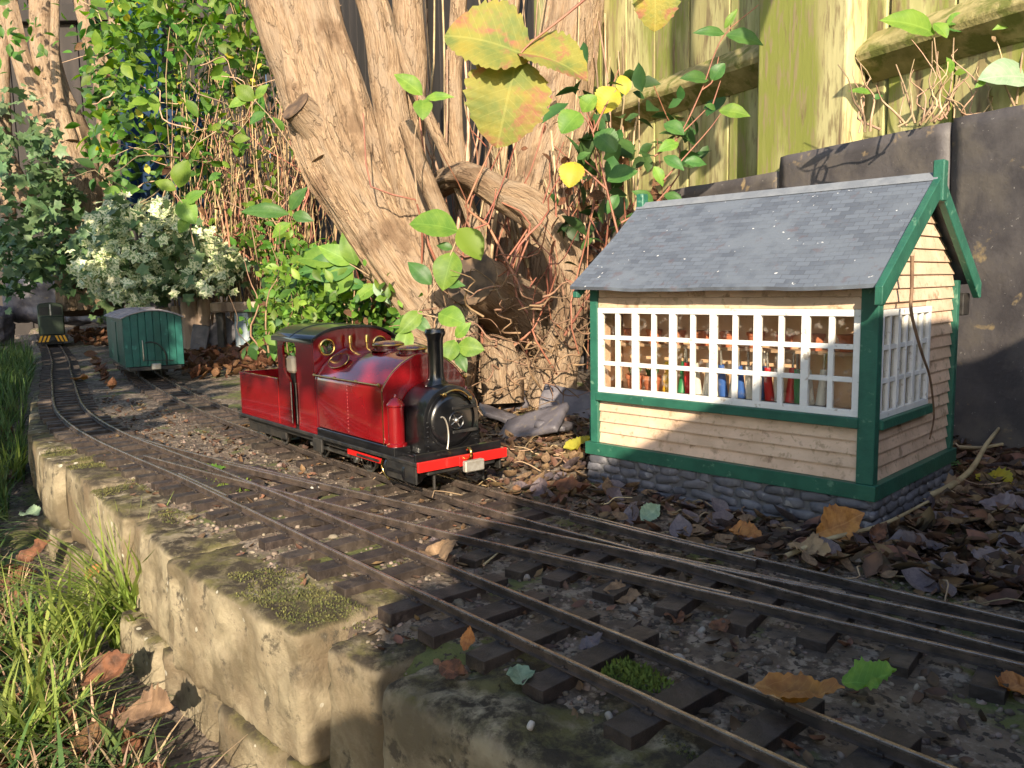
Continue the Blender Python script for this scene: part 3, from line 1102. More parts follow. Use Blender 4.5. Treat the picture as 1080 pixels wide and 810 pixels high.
# roof
def roof_slope(sgn):
    nu, nv = 24, 8
    u0, u1 = SL - 1.0, SR + .95
    Ltot = math.hypot(12.35, 12.35 * SLOPE)
    v, f, uvs = [], [], []
    for lay in (0, 1):
        for i in range(nu + 1):
            for j in range(nv + 1):
                s_ = u0 + (u1 - u0) * i / nu
                e = j / nv
                sag = -.28 * math.sin(math.pi * i / nu) * e ** 2 - .35 * math.sin(math.pi * e) * .5
                sag += .14 * float(vnoise((s_ * .35, e * 3, sgn * 2.0))) * e
                t_ = TR - sgn * 12.35 * e
                z_ = ZR - 12.35 * SLOPE * e + sag - lay * .32
                v.append((s_ - O[0], t_ - O[1], z_ - O[2]))
    n1 = (nu + 1) * (nv + 1)

    def I(i, j, l):
        return l * n1 + i * (nv + 1) + j
    for i in range(nu):
        for j in range(nv):
            q = [(i, j), (i, j + 1), (i + 1, j + 1), (i + 1, j)]
            f.append([I(a, b, 0) for a, b in (q if sgn > 0 else q[::-1])])
            uvs.append([((u1 - u0) * a / nu, Ltot * b / nv) for a, b in (q if sgn > 0 else q[::-1])])
            f.append([I(a, b, 1) for a, b in (q[::-1] if sgn > 0 else q)])
            uvs.append([(0, 0)] * 4)
    for i in range(nu):
        f.append([I(i, nv, 0), I(i, nv, 1), I(i + 1, nv, 1), I(i + 1, nv, 0)] if sgn > 0 else [I(i, nv, 0), I(i + 1, nv, 0), I(i + 1, nv, 1), I(i, nv, 1)])
        uvs.append([(0, 0)] * 4)
    for i in (0, nu):
        for j in range(nv):
            f.append([I(i, j, 0), I(i, j + 1, 0), I(i, j + 1, 1), I(i, j, 1)])
            uvs.append([(0, 0)] * 4)
    return MB().add(v, f, uvs).build('roof', 'roof_slate', sb, smooth=30)


roof_slope(1)
roof_slope(-1)
rz = ZR - O[2]
MB().prism([(-.75, rz - .50), (-.62, rz - .28), (0, rz + .30), (.62, rz - .28), (.75, rz - .5), (0, rz + .06)], 'x', SL - 1.05 - O[0], SR + .9 - O[0]).build('ridge_cap', 'ridge_grey', sb, bevel=.03)
for s0, dz, e1 in ((SR + .55, .12, 12.9), (SL - .95, -.75, 12.0)):
    for sgn in (1, -1):
        e0 = .2
        poly = [(-sgn * e0, rz - e0 * SLOPE + dz), (-sgn * e1, rz - e1 * SLOPE + dz), (-sgn * e1, rz - e1 * SLOPE - 1.35), (-sgn * (e1 - .5), rz - e1 * SLOPE - 1.4), (-sgn * e0, rz - e0 * SLOPE - 1.75)]
        MB().prism([(p + TR - O[1], q) for p, q in poly], 'x', s0 - O[0], s0 + .62 - O[0]).build('bargeboard', 'green_paint', sb, bevel=.05)
    MB().box((s0 - .1 - O[0], TR - .55 - O[1], rz - 2.3), (s0 + .85 - O[0], TR + .55 - O[1], rz + 1.25)).build('finial', 'green_paint', sb, bevel=.1)
# soffit battens under the eaves, lamp and handrail post
wb((SL - .5, 66.2, 19.5), (SR + .5, 66.7, 19.72), 'eaves_batten', 'dark_interior')
MB().box((0, 0, 0), (1.3, 2.0, 2.2)).box((.4, -.6, 1.9), (.8, 0, 2.1)).build('lamp_box', 'black_satin', sb, bevel=.12, loc=np.array((SR - 1.1, TB + .5, 16.2)) - O)
wb((SL - 1.15, TF + 1.2, -1.6), (SL - .6, TF + 1.75, 5.4), 'handrail_post', 'green_paint')
wb((SL - 1.1, TF + 1.8, 4.3), (SL - .75, TB, 4.8), 'handrail', 'green_paint')
# inside: two shelves
sh = wb((SL + 1.2, TF + 1.0, 8.15), (SR - 1.6, TF + 5.1, 8.45), 'shelf', 'dark_interior', bevel=0)
wb((SL + 1.2, 70.6, 13.3), (SR - 2.2, 72.58, 13.6), 'shelf', 'dark_interior', bevel=0)
wb((SL + .5, 72.6, 3.02), (SR - 2.2, 72.9, 19.4), 'sun_backdrop', 'room_paint', bevel=0)  # board added close behind the glass to catch sun and brighten the room
# things on the shelves
for k, (s_, c1, lab) in enumerate(((-51.1, 'leaf_hero', 'leftmost terracotta flower pot with green plant on the signal box shelf'),
                                   (-48.9, 'leaf_hero_dark', 'second terracotta flower pot with low plant on the signal box shelf'))):
    p = thing('flower_pot', lab, 'flower pot', (s_, 69.6, 8.46))
    MB().lathe([(.62, 0), (.9, 1.5), (1.0, 1.5), (1.02, 1.95), (.85, 1.95), (.8, 1.6)], n=16).build('pot', 'terracotta', p, smooth=40)
    b = MB()
    for q in range(12):
        a = q * 2.4
        b.tube([(0, 0, 1.5), (.35 * math.cos(a), .35 * math.sin(a), 2.2), (.75 * math.cos(a), .75 * math.sin(a), 2.5 + .1 * (q % 4))], [.12, .25, .03], n=5)
    b.build('plant', c1, p, smooth=50)
f_ = MB().lathe([(.15, 0), (.5, .05), (.52, .7), (.38, 1.2), (.5, 1.7), (.42, 2.2), (.2, 2.5), (.36, 2.8), (.38, 3.2), (.2, 3.5), (.02, 3.55)], n=14).build(
    'figurine', 'lever_yellow', smooth=50, loc=(-46.9, 69.5, 8.46))
tag(f_, 'small yellow figurine standing on the shelf behind the window', 'figurine')
lf = thing('lever_frame', 'signal lever frame with white, blue, red and green levers behind the window', 'lever frame', (-38, 69.5, 8.46))
MB().box((-7.6, -.9, 0), (7.8, .9, .5)).build('base', 'black_satin', lf, bevel=.1)
cols = ['lever_green', 'lever_red', 'lever_white', 'lever_white', 'lever_white', 'lever_blue', 'lever_white', 'lever_blue', 'lever_white', 'lever_blue', 'lever_red', 'lever_white', 'lever_red', 'lever_green', 'lever_white', 'lever_white']
for k, cc in enumerate(cols):
    x = -7.2 + k * .96
    lean = -.55 if k % 3 else .5
    lv = MB().tube([(x, 0, .4), (x, lean * .7, 2.2), (x, lean, 3.6)], [.46, .40, .30], n=8).build('lever', cc, lf, smooth=50)
    MB().tube([(x, lean, 3.6), (x, lean * 1.25, 5.0)], [.12, .12], n=6).build('handle', 'steel', lv, smooth=50)
for k in range(9):
    b_ = MB().lathe([(.6, 0), (.78, 1.2), (.88, 1.2), (.88, 1.5), (.7, 1.5)], n=14).build('clay_pot', 'terracotta', smooth=40, loc=(-53 + k * 2.95, 71.6, 13.61))
    tag(b_, 'terracotta pot on the upper shelf at the back of the signal box', 'pot', 'terracotta pots on the upper signal box shelf')
# ------------------------------------------------------------------ red saddle tank locomotive (x forward, y away from the kerb, z up from the rail tops)
loco = thing('steam_locomotive', 'red saddle tank steam locomotive with black smokebox and chimney on the siding', 'locomotive', (-58.75, 51.95, 0), -math.atan(.1))


def arc(cy, cz, r, a0, a1, n, ry=None):
    return [(cy + (ry or r) * math.cos(math.radians(a0 + (a1 - a0) * k / n)), cz + r * math.sin(math.radians(a0 + (a1 - a0) * k / n))) for k in range(n + 1)]


# frames and running plate
fr = MB().box((-45.4, -4.1, 2.0), (-.4, 4.1, 2.95)).build('frame', 'black_satin', loco, bevel=.08)
rp = MB().box((-45.6, -5.3, 2.96), (-.36, 5.3, 3.36)).build('running_plate', 'black_satin', loco, bevel=.06)
MB().box((-21.6, -5.25, 3.37), (-6.3, 5.25, 4.25)).build('valance', 'black_gloss', rp, bevel=.06)
MB().box((-6.2, -4.3, 3.37), (-2.0, 4.3, 3.62)).build('smokebox_saddle', 'black_gloss', rp, bevel=.05)
MB().box((-1.15, -5.2, 3.37), (-.75, 5.2, 4.15)).build('splash_plate', 'black_gloss', rp, bevel=.04)
for y in (-5.22, 5.0):
    MB().box((-6.2, y, 1.2), (-.8, y + .22, 2.95)).build('side_plate', 'black_satin', fr, bevel=.04)
# buffer beams
bb = MB().box((-.35, -5.4, 2.5), (0, 5.4, 3.5)).build('buffer_beam', 'red_gloss', loco, bevel=.05)
MB().box((.0, -.75, 2.45), (.18, .75, 3.45)).build('hook_plate', 'red_gloss', bb, bevel=.04)
MB().tube(catmull([(.1, 0, 3.1), (.8, 0, 3.3), (1.1, 0, 3.9), (.75, 0, 4.3), (.45, 0, 4.15)], .2), .15, n=8).build('coupling_hook', 'brass', bb, smooth=60)
MB().box((1.15, -1.15, 2.15), (1.75, 1.15, 3.25)).build('coupling_block', 'pale_metal', bb, bevel=.1)
MB().box((.1, -.2, 2.5), (1.2, .2, 2.75)).build('coupling_bar', 'black_satin', bb, bevel=.04)
MB().box((-45.75, -5.3, 2.5), (-45.42, 5.3, 3.3)).build('buffer_beam', 'black_satin', loco, bevel=.05)
# smokebox
prof = [(-3.35, 3.63)] + [(-y, z) for y, z in arc(0, 6.95, 3.35, 0, 180, 22)][0:0] + [(3.35 * math.cos(math.radians(a)), 6.95 + 3.35 * math.sin(math.radians(a))) for a in range(180, -1, -8)] + [(3.35, 3.63)]
sm = MB().prism(prof, 'x', -6.55, -2.0).build('smokebox', 'black_gloss', loco, bevel=.14, segs=2, smooth=35)
MB().lathe([(2.95, 0), (2.95, .10), (2.72, .16), (2.70, .05)], (-1.99, 0, 6.8), 'x', 36, cap=False).build('door_ring', 'black_gloss', sm, smooth=50)
dr = MB().lathe([(2.66, 0), (2.62, .14), (2.2, .30), (1.4, .45), (.5, .52), (.01, .53)], (-1.99, 0, 6.8), 'x', 36, cap=False).build('smokebox_door', 'black_gloss', sm, smooth=60)
for z in (5.6, 8.0):
    MB().box((-1.85, -.3, z - .16), (-1.42, 2.75, z + .16)).build('hinge_strap', 'black_satin', dr, bevel=.05)
for k in range(4):
    a = k * math.pi / 2 + .5
    MB().tube([(-1.3, 0, 6.8), (-1.2, .75 * math.cos(a), 6.8 + .75 * math.sin(a))], [.07, .06], n=6).build('dart_handle', 'steel', dr, smooth=50)
MB().lathe([(.86, 0), (.92, .06), (.86, .12), (.78, .06), (.86, 0)], (-1.28, 0, 6.8), 'x', 24, cap=False).build('hand_wheel', 'black_gloss', dr, smooth=60)
MB().lathe([(.3, 0), (.3, .35), (.12, .5)], (-1.5, 0, 6.8), 'x', 12).build('hub', 'steel', dr, smooth=50)
rail_pts = [(-1.55, 2.55 * math.cos(math.radians(a)), 6.9 + 2.9 * math.sin(math.radians(a))) for a in range(38, 126, 4)]
hr = MB().tube(rail_pts, .11, n=8).build('handrail', 'brass', sm, smooth=60)
for q in (rail_pts[1], rail_pts[-2]):
    MB().lathe([(.1, -.5), (.1, -.1), (.24, 0), (.24, .15), (.1, .25)], q, 'x', 10).build('handrail_knob', 'brass', hr, smooth=50)
MB().tube([(-1.5, -1.55 + .9 * math.sin(math.radians(a)) * .8, 5.4 + 1.9 * math.cos(math.radians(a))) for a in range(-10, 150, 8)], .09, n=6).build('chain', 'pale_metal', sm, smooth=60)
rv = MB()
for k in range(7):
    rv.lathe([(.1, 0), (.1, .06), (.03, .1)], (-2.0, -2.95, 3.95 + k * .48), 'x', 6)
    rv.lathe([(.1, 0), (.1, .06), (.03, .1)], (-2.0, 2.95, 3.95 + k * .48), 'x', 6)
rv.build('rivets', 'black_gloss', sm, smooth=50)
# chimney
MB().lathe([(1.3, 10.0), (1.22, 10.25), (.98, 10.5), (.86, 10.85), (.80, 11.3), (.80, 14.6), (.83, 14.7), (.86, 14.95), (1.05, 15.25), (1.08, 15.5), (1.0, 15.62), (.98, 15.82), (.72, 15.82), (.68, 14.6)],
           (-4.6, 0, 0), n=28, cap=False).build('chimney', 'black_gloss', loco, smooth=45)
# saddle tank
half = [(5.2, 4.3), (5.2, 9.75), (5.12, 10.1), (4.85, 10.5), (4.35, 11.15), (3.7, 11.8), (2.9, 12.4), (1.9, 12.9), (.9, 13.22), (0, 13.32)]
prof = [(-y, z) for y, z in half] + [(y, z) for y, z in half[::-1][1:]]
tank = MB().prism(prof, 'x', -21.75, -6.65).build('saddle_tank', 'red_paint', loco, bevel=.22, segs=3, smooth=32)
for sg in (-1, 1):
    pts = [(x, sg * 5.42, 10.33) for x in np.linspace(-21.6, -6.9, 9)]
    hr = MB().tube(pts, .09, n=8).build('handrail', 'brass', tank, smooth=60)
    for x in (-21.4, -16.6, -11.8, -7.1):
        MB().lathe([(.09, -.05 if sg < 0 else -.3), (.2, 0), (.2, .12), (.09, .3 if sg < 0 else .05)], (x, sg * 5.4, 10.33), 'y', 10).build('handrail_knob', 'brass', hr, smooth=50)
    # thin brass edging along tank ends
    for x in (-6.62, -21.3):
        MB().tube([(x, sg * y * 1.006, z) for y, z in half[:-1]], .05, n=5).build('lining', 'brass' if x > -7 else 'maroon_paint', tank)
    # name plate: an oval ring on the shoulder
    c = np.array((-18.4, sg * 3.75, 12.0))
    e1, e2 = np.array((1, 0, 0)), np.array((0, sg * -.69, .72))
    nn = np.array((0, sg * .72, .69))
    ring = [c + nn * .06 + e1 * 2.05 * math.cos(a) + e2 * 1.05 * math.sin(a) for a in np.linspace(0, 2 * math.pi, 40)]
    MB().tube(ring, .06, n=6, cap=False).build('name_plate_ring', 'brass', tank, smooth=60)
    disc = [c + nn * .02 + e1 * 2.0 * math.cos(a) + e2 * 1.0 * math.sin(a) for a in np.linspace(0, 2 * math.pi, 40)[:-1]]
    MB().add([*disc, *[p + nn * .04 for p in disc]], [list(range(39, 78)), *[(k, (k + 1) % 39, 39 + (k + 1) % 39, 39 + k) for k in range(39)]]).build('name_plate', 'maroon_paint', tank, smooth=40)
rv = MB()
for x in (-14.0,):
    for k in range(14):
        for sg in (-1, 1):
            rv.lathe([(.09, 0), (.07, .05), (.02, .07)] if sg > 0 else [(.02, -.07), (.07, -.05), (.09, 0)], (x, sg * 5.2, 4.7 + k * .38), 'y', 6)
rv.build('rivets', 'red_paint', tank, smooth=50)
# filler lids on top
for (x, r, z0, h) in ((-13.9, 1.75, 13.2, .95), (-9.0, 1.55, 13.05, .85)):
    ld = MB().lathe([(r * 1.12, 0), (r * 1.12, .15), (r * .92, .2), (r * .92, h * .45), (r, h * .5), (r, h * .8), (r * .8, h), (.3, h + .1), (.01, h + .12)], (x, 0, z0), n=26, cap=False).build('filler_lid', 'maroon_paint', tank, smooth=40)
    MB().lathe([(r + .02, h * .55), (r + .07, h * .65), (r + .02, h * .75)], (x, 0, z0), n=26, cap=False).build('brass_band', 'brass', ld, smooth=50)
# sand boxes in front of the tank
for sg in (-1, 1):
    s_ = MB().lathe([(1.05, 4.26), (1.05, 4.5), (.86, 4.6), (.84, 8.2), (.95, 8.3), (.95, 8.45), (.5, 9.05), (.2, 9.15), (.2, 9.3), (.1, 9.5), (.01, 9.5)], (-5.55, sg * 4.35, 0), n=22, cap=False).build('sand_box', 'red_paint', loco, smooth=35)
    MB().box((-6.6, sg * 4.35 - .95, 3.37), (-4.5, sg * 4.35 + .95, 4.27)).build('sand_box_foot', 'black_gloss', s_, bevel=.05)
# cab
cz = [(-y, z) for y, z in ((5.15, 3.37), (5.15, 14.2))]
roof_arc = [(5.15 - 10.3 * k / 16, 14.15 + 1.40 * (1 - abs((k - 8) / 8.0) ** 2.9)) for k in range(17)]


def cab_sheet(x0, x1, name, glass_z=13.2):
    """Cab end sheet with two round spectacle windows."""
    outer = [(-5.15, 3.37)] + [(-y, z) for y, z in roof_arc] + [(5.15, 3.37)]
    bm = bmesh.new()
    vs_ = [bm.verts.new((x0 * S, y * S, z * S)) for y, z in outer]
    ed = [bm.edges.new((vs_[i], vs_[(i + 1) % len(vs_)])) for i in range(len(vs_))]
    for sg in (-1, 1):
        ring = [bm.verts.new((x0 * S, (sg * 3.45 + .86 * math.cos(a)) * S, (glass_z + .15 + .86 * math.sin(a)) * S)) for a in [2 * math.pi * k / 20 for k in range(20)]]
        ed += [bm.edges.new((ring[i], ring[(i + 1) % 20])) for i in range(20)]
    bmesh.ops.triangle_fill(bm, use_beauty=True, use_dissolve=False, edges=ed)
    r = bmesh.ops.extrude_face_region(bm, geom=bm.faces[:])
    for v in r['geom']:
        if isinstance(v, bmesh.types.BMVert):
            v.co.x += (x1 - x0) * S
    bmesh.ops.recalc_face_normals(bm, faces=bm.faces)
    me = bpy.data.meshes.new(name)
    bm.to_mesh(me)
    bm.free()
    me.materials.append(MAT['red_paint'])
    return link(name, me, loco)


fs = cab_sheet(-22.15, -21.8, 'cab_front')
MB().box((-32.1, -5.15, 3.37), (-31.8, 5.15, 8.3)).build('cab_back', 'red_paint', loco, bevel=.04)
for sg in (-1, 1):
    MB().lathe([(.80, 0), (.98, .02), (1.0, .16), (.88, .22), (.80, .16), (.80, 0)], (-21.79, sg * 3.45, 13.35), 'x', 26, cap=False).build('spectacle_ring', 'brass', fs, smooth=50)
    MB().lathe([(.82, 0), (.82, .04)], (-21.9, sg * 3.45, 13.35), 'x', 24).build('spectacle_glass', 'window_glass', fs)
    y0, y1 = sg * 5.16, sg * 4.86
    sd = MB().prism([(-31.79, 3.37), (-28.1, 3.37), (-28.3, 8.4), (-28.8, 9.2), (-29.9, 9.8), (-30.3, 10.5), (-30.3, 13.3), (-29.9, 13.75), (-26.9, 13.75), (-26.5, 13.3), (-26.5, 3.37), (-22.16, 3.37), (-22.16, 14.18), (-31.79, 14.18)],
                    'y', y0, y1).build('cab_side', 'red_paint', loco)
    MB().tube([(-28.0, sg * 5.3, 4.0), (-28.0, sg * 5.3, 9.0)], .08, n=6).build('cab_handrail', 'steel', sd, smooth=60)
    MB().tube([(-26.6, sg * 5.3, 4.0), (-26.6, sg * 5.3, 9.0)], .08, n=6).build('cab_handrail', 'steel', sd, smooth=60)
up_ = [(y * 1.075, z + .25) for y, z in roof_arc]
rprof = up_ + [(y, z - .55 if abs(y) > 5 else z - .32) for y, z in up_[::-1]]
rf = MB().prism(rprof, 'x', -32.7, -21.4).build('cab_roof', 'black_gloss', loco, bevel=.05, smooth=35)
for x in (-27.2,):
    MB().tube([(x, y, z - .02) for y, z in up_], .10, n=6).build('roof_rib', 'black_gloss', rf, smooth=60)
fl = MB().box((-31.7, -4.8, 3.37), (-22.3, 4.8, 3.6)).build('cab_floor', 'black_satin', loco)
bh = MB().lathe([(3.2, 0), (3.2, 2.2), (3.0, 2.4)], (-24.8, 0, 7.2), 'x', 22).build('boiler_backhead', 'black_satin', loco, smooth=40)
MB().box((-30.6, -4.7, 9.9), (-28.6, -3.9, 12.0)).build('gauge_block', 'pale_cream', bh, bevel=.3)
MB().box((-30.0, -4.4, 3.6), (-29.2, -4.1, 9.9)).build('gauge_stand', 'black_satin', bh)
for y, x in ((-.9, -20.9), (.9, -20.2)):
    w = MB().lathe([(.14, 13.0), (.14, 13.7), (.26, 13.75), (.26, 14.35), (.22, 14.6), (.08, 14.7)], (x, y, 0), n=12).build('whistle', 'brass', loco, smooth=40)
# coal bunker
bk = MB()
bk.box((-44.7, -5.2, 3.37), (-32.11, -4.95, 9.0)).box((-44.7, 4.95, 3.37), (-32.11, 5.2, 9.0)).box((-44.7, -4.94, 3.37), (-44.45, 4.94, 9.0)).box((-32.4, -4.94, 3.37), (-32.12, 4.94, 8.2))
bk = bk.build('bunker', 'red_paint', loco, bevel=.05)
MB().box((-44.4, -4.9, 3.4), (-32.45, 4.9, 6.6)).build('bunker_floor', 'black_satin', bk)
for a, b in (((-44.75, -5.28, 8.95), (-32.1, -4.9, 9.12)), ((-44.75, 4.9, 8.95), (-32.1, 5.28, 9.12)), ((-44.78, -4.89, 8.95), (-44.4, 4.89, 9.12))):
    MB().box(a, b).build('bunker_beading', 'red_paint', bk, bevel=.05)


# wheels, cylinders and rods
def wheel(x, y, r):
    w = MB().lathe([(r * .95, -.28), (r + .18, -.28), (r + .18, -.18), (r, -.15), (r * .97, .28), (r * .82, .28), (r * .82, .12)] if y < 0 else
                   [(r * .82, -.12), (r * .82, -.28), (r * .97, -.28), (r, .15), (r + .18, .18), (r + .18, .28), (r * .95, .28)], (x, y, r), 'y', 28, cap=False)
    w = w.build('wheel', 'steel', loco, smooth=35)
    sp = MB().lathe([(.35, -.25), (.42, 0), (.35, .25)], (x, y, r), 'y', 12)
    for k in range(8):
        a = 2 * math.pi * k / 8
        sp.tube([(x, y, r), (x + r * .85 * math.cos(a), y, r + r * .85 * math.sin(a))], [.16, .11], n=5)
    sp.build('spokes', 'black_satin', w, smooth=50)
    return w


for x in (-14.2, -25.2):
    for y in (-2.55, 2.55):
        wheel(x, y, 1.6)
for x in (-36.5, -41.8):
    for y in (-2.55, 2.55):
        wheel(x, y, 1.15)
for sg in (-1, 1):
    cy = MB().lathe([(1.2, -6.6), (1.32, -6.6), (1.32, -6.3), (1.15, -6.25), (1.15, -3.2), (1.32, -3.15), (1.32, -2.8), (.4, -2.6), (.3, -2.2)], (0, sg * 4.1, 1.95), 'x', 20).build('cylinder', 'black_gloss', loco, smooth=35)
    rod = MB().box((-15.6, sg * 4.55 - .12, 1.95), (-8.0, sg * 4.55 + .12, 2.55)).build('connecting_rod', 'red_gloss', loco, bevel=.05, rot=(0, 0, 0))
    MB().box((-13.2, sg * 4.75 - .1, 2.15), (-8.6, sg * 4.75 + .1, 2.38)).build('slide_bar', 'black_satin', rod, bevel=.03)
    MB().box((-26.2, sg * 3.9 - .12, 1.35), (-13.6, sg * 3.9 + .12, 1.75)).build('coupling_rod', 'steel', loco, bevel=.04)
    MB().lathe([(.4, -.2), (.45, 0), (.4, .2)], (-14.2, sg * 4.3, 1.55), 'y', 12).build('crank_pin', 'steel', loco, smooth=40)
    MB().tube(catmull([(-7.3, sg * 5.0, 2.7), (-7.6, sg * 5.0, 2.0), (-7.2, sg * 4.9, 1.2), (-6.5, sg * 4.8, .7)], .3), .13, n=7).build('drain_pipe', 'brass', loco, smooth=60)
    MB().box((-22.8, sg * 5.15 - .15, 1.4), (-20.6, sg * 5.15 + .15, 2.95)).build('step', 'black_satin', loco, bevel=.06)
    MB().box((-1.2, sg * 3.0 - .1, .35), (-.9, sg * 3.0 + .1, 2.5)).build('guard_iron', 'black_satin', loco, bevel=.04)
MB().box((-45.6, -3.9, .95), (-33.5, -3.6, 2.0)).build('truck_frame', 'black_satin', loco, bevel=.06)
MB().box((-45.6, 3.6, .95), (-33.5, 3.9, 2.0)).build('truck_frame', 'black_satin', loco, bevel=.06)

# ------------------------------------------------------------------ green van
van = thing('goods_van', 'teal green planked goods van with curved grey roof on the siding', 'railway van', (-191, 73.8, 0), -math.atan(.235))
VL = 35.0


def vprof(x):
    return [(5.9, 3.05), (6.35, 5.0), (6.45, 9.0), (6.4, 14.3)]


core = MB().box((-VL + .35, -5.85, 3.1), (-.35, 5.85, 14.0)).build('body', 'van_green', van)
nP = 8
pw = 12.7 / nP
for xx in (0, 1):
    x0, x1 = ((-.34, 0) if xx == 0 else (-VL, -VL + .34))
    for k in range(nP):
        y0, y1 = -6.35 + k * pw + .05, -6.35 + (k + 1) * pw - .05
        zt = lambda y: 14.2 + 1.75 * (1 - (y / 6.4) ** 2)
        MB().prism([(y0, 3.1), (y1, 3.1), (y1, zt(y1)), ((y0 + y1) / 2, zt((y0 + y1) / 2)), (y0, zt(y0))], 'x', x0, x1).build('plank', 'van_green', van, bevel=.05)
nQ = 20
for sg in (-1, 1):
    for k in range(nQ):
        x0, x1 = -VL + .36 + k * (VL - .72) / nQ + .04, -VL + .36 + (k + 1) * (VL - .72) / nQ - .04
        y = [(5.86, 3.05), (6.1, 3.05), (6.32, 5.2), (6.42, 9), (6.38, 14.25), (5.86, 14.25)]
        MB().prism([(sg * a, b) for a, b in y], 'x', x0, x1).build('plank', 'van_green', van, bevel=.04)
    MB().box((-22, sg * 6.45 - .12, 3.4), (-13, sg * 6.45 + .12, 13.2)).build('door', 'van_green', van, bevel=.05)
rp_ = [(6.85 - 13.7 * k / 16, 14.35 + 1.75 * (1 - ((k - 8) / 8) ** 2)) for k in range(17)]
vr = MB().prism(rp_ + [(a, b - .3) for a, b in rp_[::-1]], 'x', -VL - .6, .45).build('roof', 'van_roof', van, bevel=.05, smooth=35)
for x in np.linspace(-VL + 3, -3, 6):
    MB().tube([(x, a, b + .02) for a, b in rp_], .16, n=6).build('roof_rib', 'van_roof', vr, smooth=60)
MB().box((-9, -1.6, 16.15), (-6, 1.6, 16.6)).build('roof_hatch', 'van_roof', vr, bevel=.08)
uf = MB().box((-VL - .2, -5.6, 2.1), (.2, 5.6, 3.0)).build('underframe', 'black_satin', van, bevel=.06)
MB().box((.2, -1.0, 2.3), (1.5, 1.0, 3.7)).build('coupling_block', 'pale_metal', uf, bevel=.15)
MB().tube(catmull([(.25, 2.4, 3.2), (.6, 2.2, 6.0), (.45, .9, 8.0), (.3, -.8, 8.7), (.2, -1.9, 8.5)], .5), .16, n=7).build('brake_hose', 'black_satin', van, smooth=60)
MB().tube(catmull([(.1, -2.5, 9.1), (.4, -2.5, 8.9), (.4, -2.5, 4.6), (.1, -2.5, 4.4)], .5), .13, n=7).build('handrail', 'pale_metal', van, smooth=60)
MB().tube([(.15, -2.2, 4.5), (.35, 3.9, 4.2)], .09, n=6).build('brake_rod', 'black_satin', van, smooth=60)
for x in (-8, -27):
    for y in (-2.55, 2.55):
        MB().lathe([(.2, -.3), (1.45, -.3), (1.6, -.2), (1.6, .0), (1.4, .3), (.2, .3)], (x, y, 1.45), 'y', 20).build('wheel', 'black_satin', van, smooth=40)
        MB().box((x - 1.4, y * 1.35 - .2, .8), (x + 1.4, y * 1.35 + .2, 2.3)).build('axle_box', 'black_satin', van, bevel=.1)

# ------------------------------------------------------------------ dark diesel shunter far down the main track
ds = thing('diesel_locomotive', 'small dark green diesel engine with yellow and black striped beam, on the main track', 'locomotive', (-352, 97.2, 0), -math.atan(.255))
MB().box((-24, -4.3, 4.2), (-.6, 4.3, 11.6)).build('body', 'diesel_green', ds, bevel=.3, smooth=40)
cb = MB().prism([(-4.5, 4.2), (-4.5, 15.6), (-3.6, 16.4), (0, 16.9), (3.6, 16.4), (4.5, 15.6), (4.5, 4.2)], 'x', -22, -3.0).build('cab', 'diesel_green', ds, bevel=.2, smooth=40)
for y0, y1 in ((-3.7, -.75), (.75, 3.7)):
    wf = MB().box((-3.02, y0, 12.0), (-2.85, y1, 15.2)).build('window', 'black_gloss', cb, bevel=.1)
MB().box((-3.0, -.28, 11.8), (-2.75, .28, 16.2)).build('exhaust_pipe', 'pale_metal', cb, bevel=.1)
be = MB().box((-.6, -5.3, 1.5), (0, 5.3, 4.1)).build('buffer_beam', 'black_satin', ds, bevel=.08)
for sg in (-1, 1):
    for k in range(3):
        y = sg * (1.6 + k * 1.35)
        MB().prism([(y, 1.6), (y + sg * .75, 1.6), (y + sg * .75 - sg * -.0 + sg * -.9, 4.0), (y - sg * .9, 4.0)], 'x', .0, .06).build('stripe', 'hazard_yellow', be)
MB().box((0, -.9, 2.0), (.9, .9, 3.4)).build('coupling_block', 'black_satin', be, bevel=.1)
MB().box((-24, -3.2, .6), (-.8, 3.2, 4.15)).build('frame', 'black_satin', ds, bevel=.1)
for x in (-6, -18):
    for y in (-2.55, 2.55):
        MB().lathe([(.2, -.3), (1.5, -.3), (1.6, 0), (1.4, .3), (.2, .3)], (x, y * 1.3, 1.5), 'y', 18).build('wheel', 'black_satin', ds, smooth=40)
# ------------------------------------------------------------------ slate wall and fence behind the signal box
WN = np.array((.32, .947, 0.0))
WE = np.array((-.947, .32, 0.0))
W_YAW = math.atan2(WE[1], WE[0])


def wp(a, c, z):
    return WE * a + WN * c + np.array((0, 0, z))


W0 = wp(80, 92, -3)
sw = thing('slate_wall', 'dark slate slab wall standing behind the signal box', 'wall', W0, W_YAW)


def walled(parent, o, a0, a1, c0, c1, z0, z1, name, mat, bevel=.2, **kw):
    """Box in wall coordinates (a along, c away); local x = a, local y points toward the camera side, so y = -(c)."""
    oa, oc, oz = o
    return MB().box((a0 - oa, -(c1 - oc), z0 - oz), (a1 - oa, -(c0 - oc), z1 - oz)).build(name, mat, parent, bevel=bevel, **kw)


WO = (80, 92, -3)
for k, (a0, a1, z1, dc) in enumerate(((5, 34.8, 39.2, .4), (35, 65.6, 38.9, 0), (65.9, 93.5, 38.6, -.35), (93.8, 120, 36.6, .2), (120.3, 150, 33, -.2), (150.3, 182, 30, .1))):
    me = block_mesh('slab', (a1 - a0, 3.0, z1 + 4), .35, .16, 60 + k, 'slate_wall', res=1.6, freq=.12)
    link('slab', me, sw, ((a0 + a1) / 2 - 80, -(1.5 + dc), (z1 - 4) / 2 + 3))

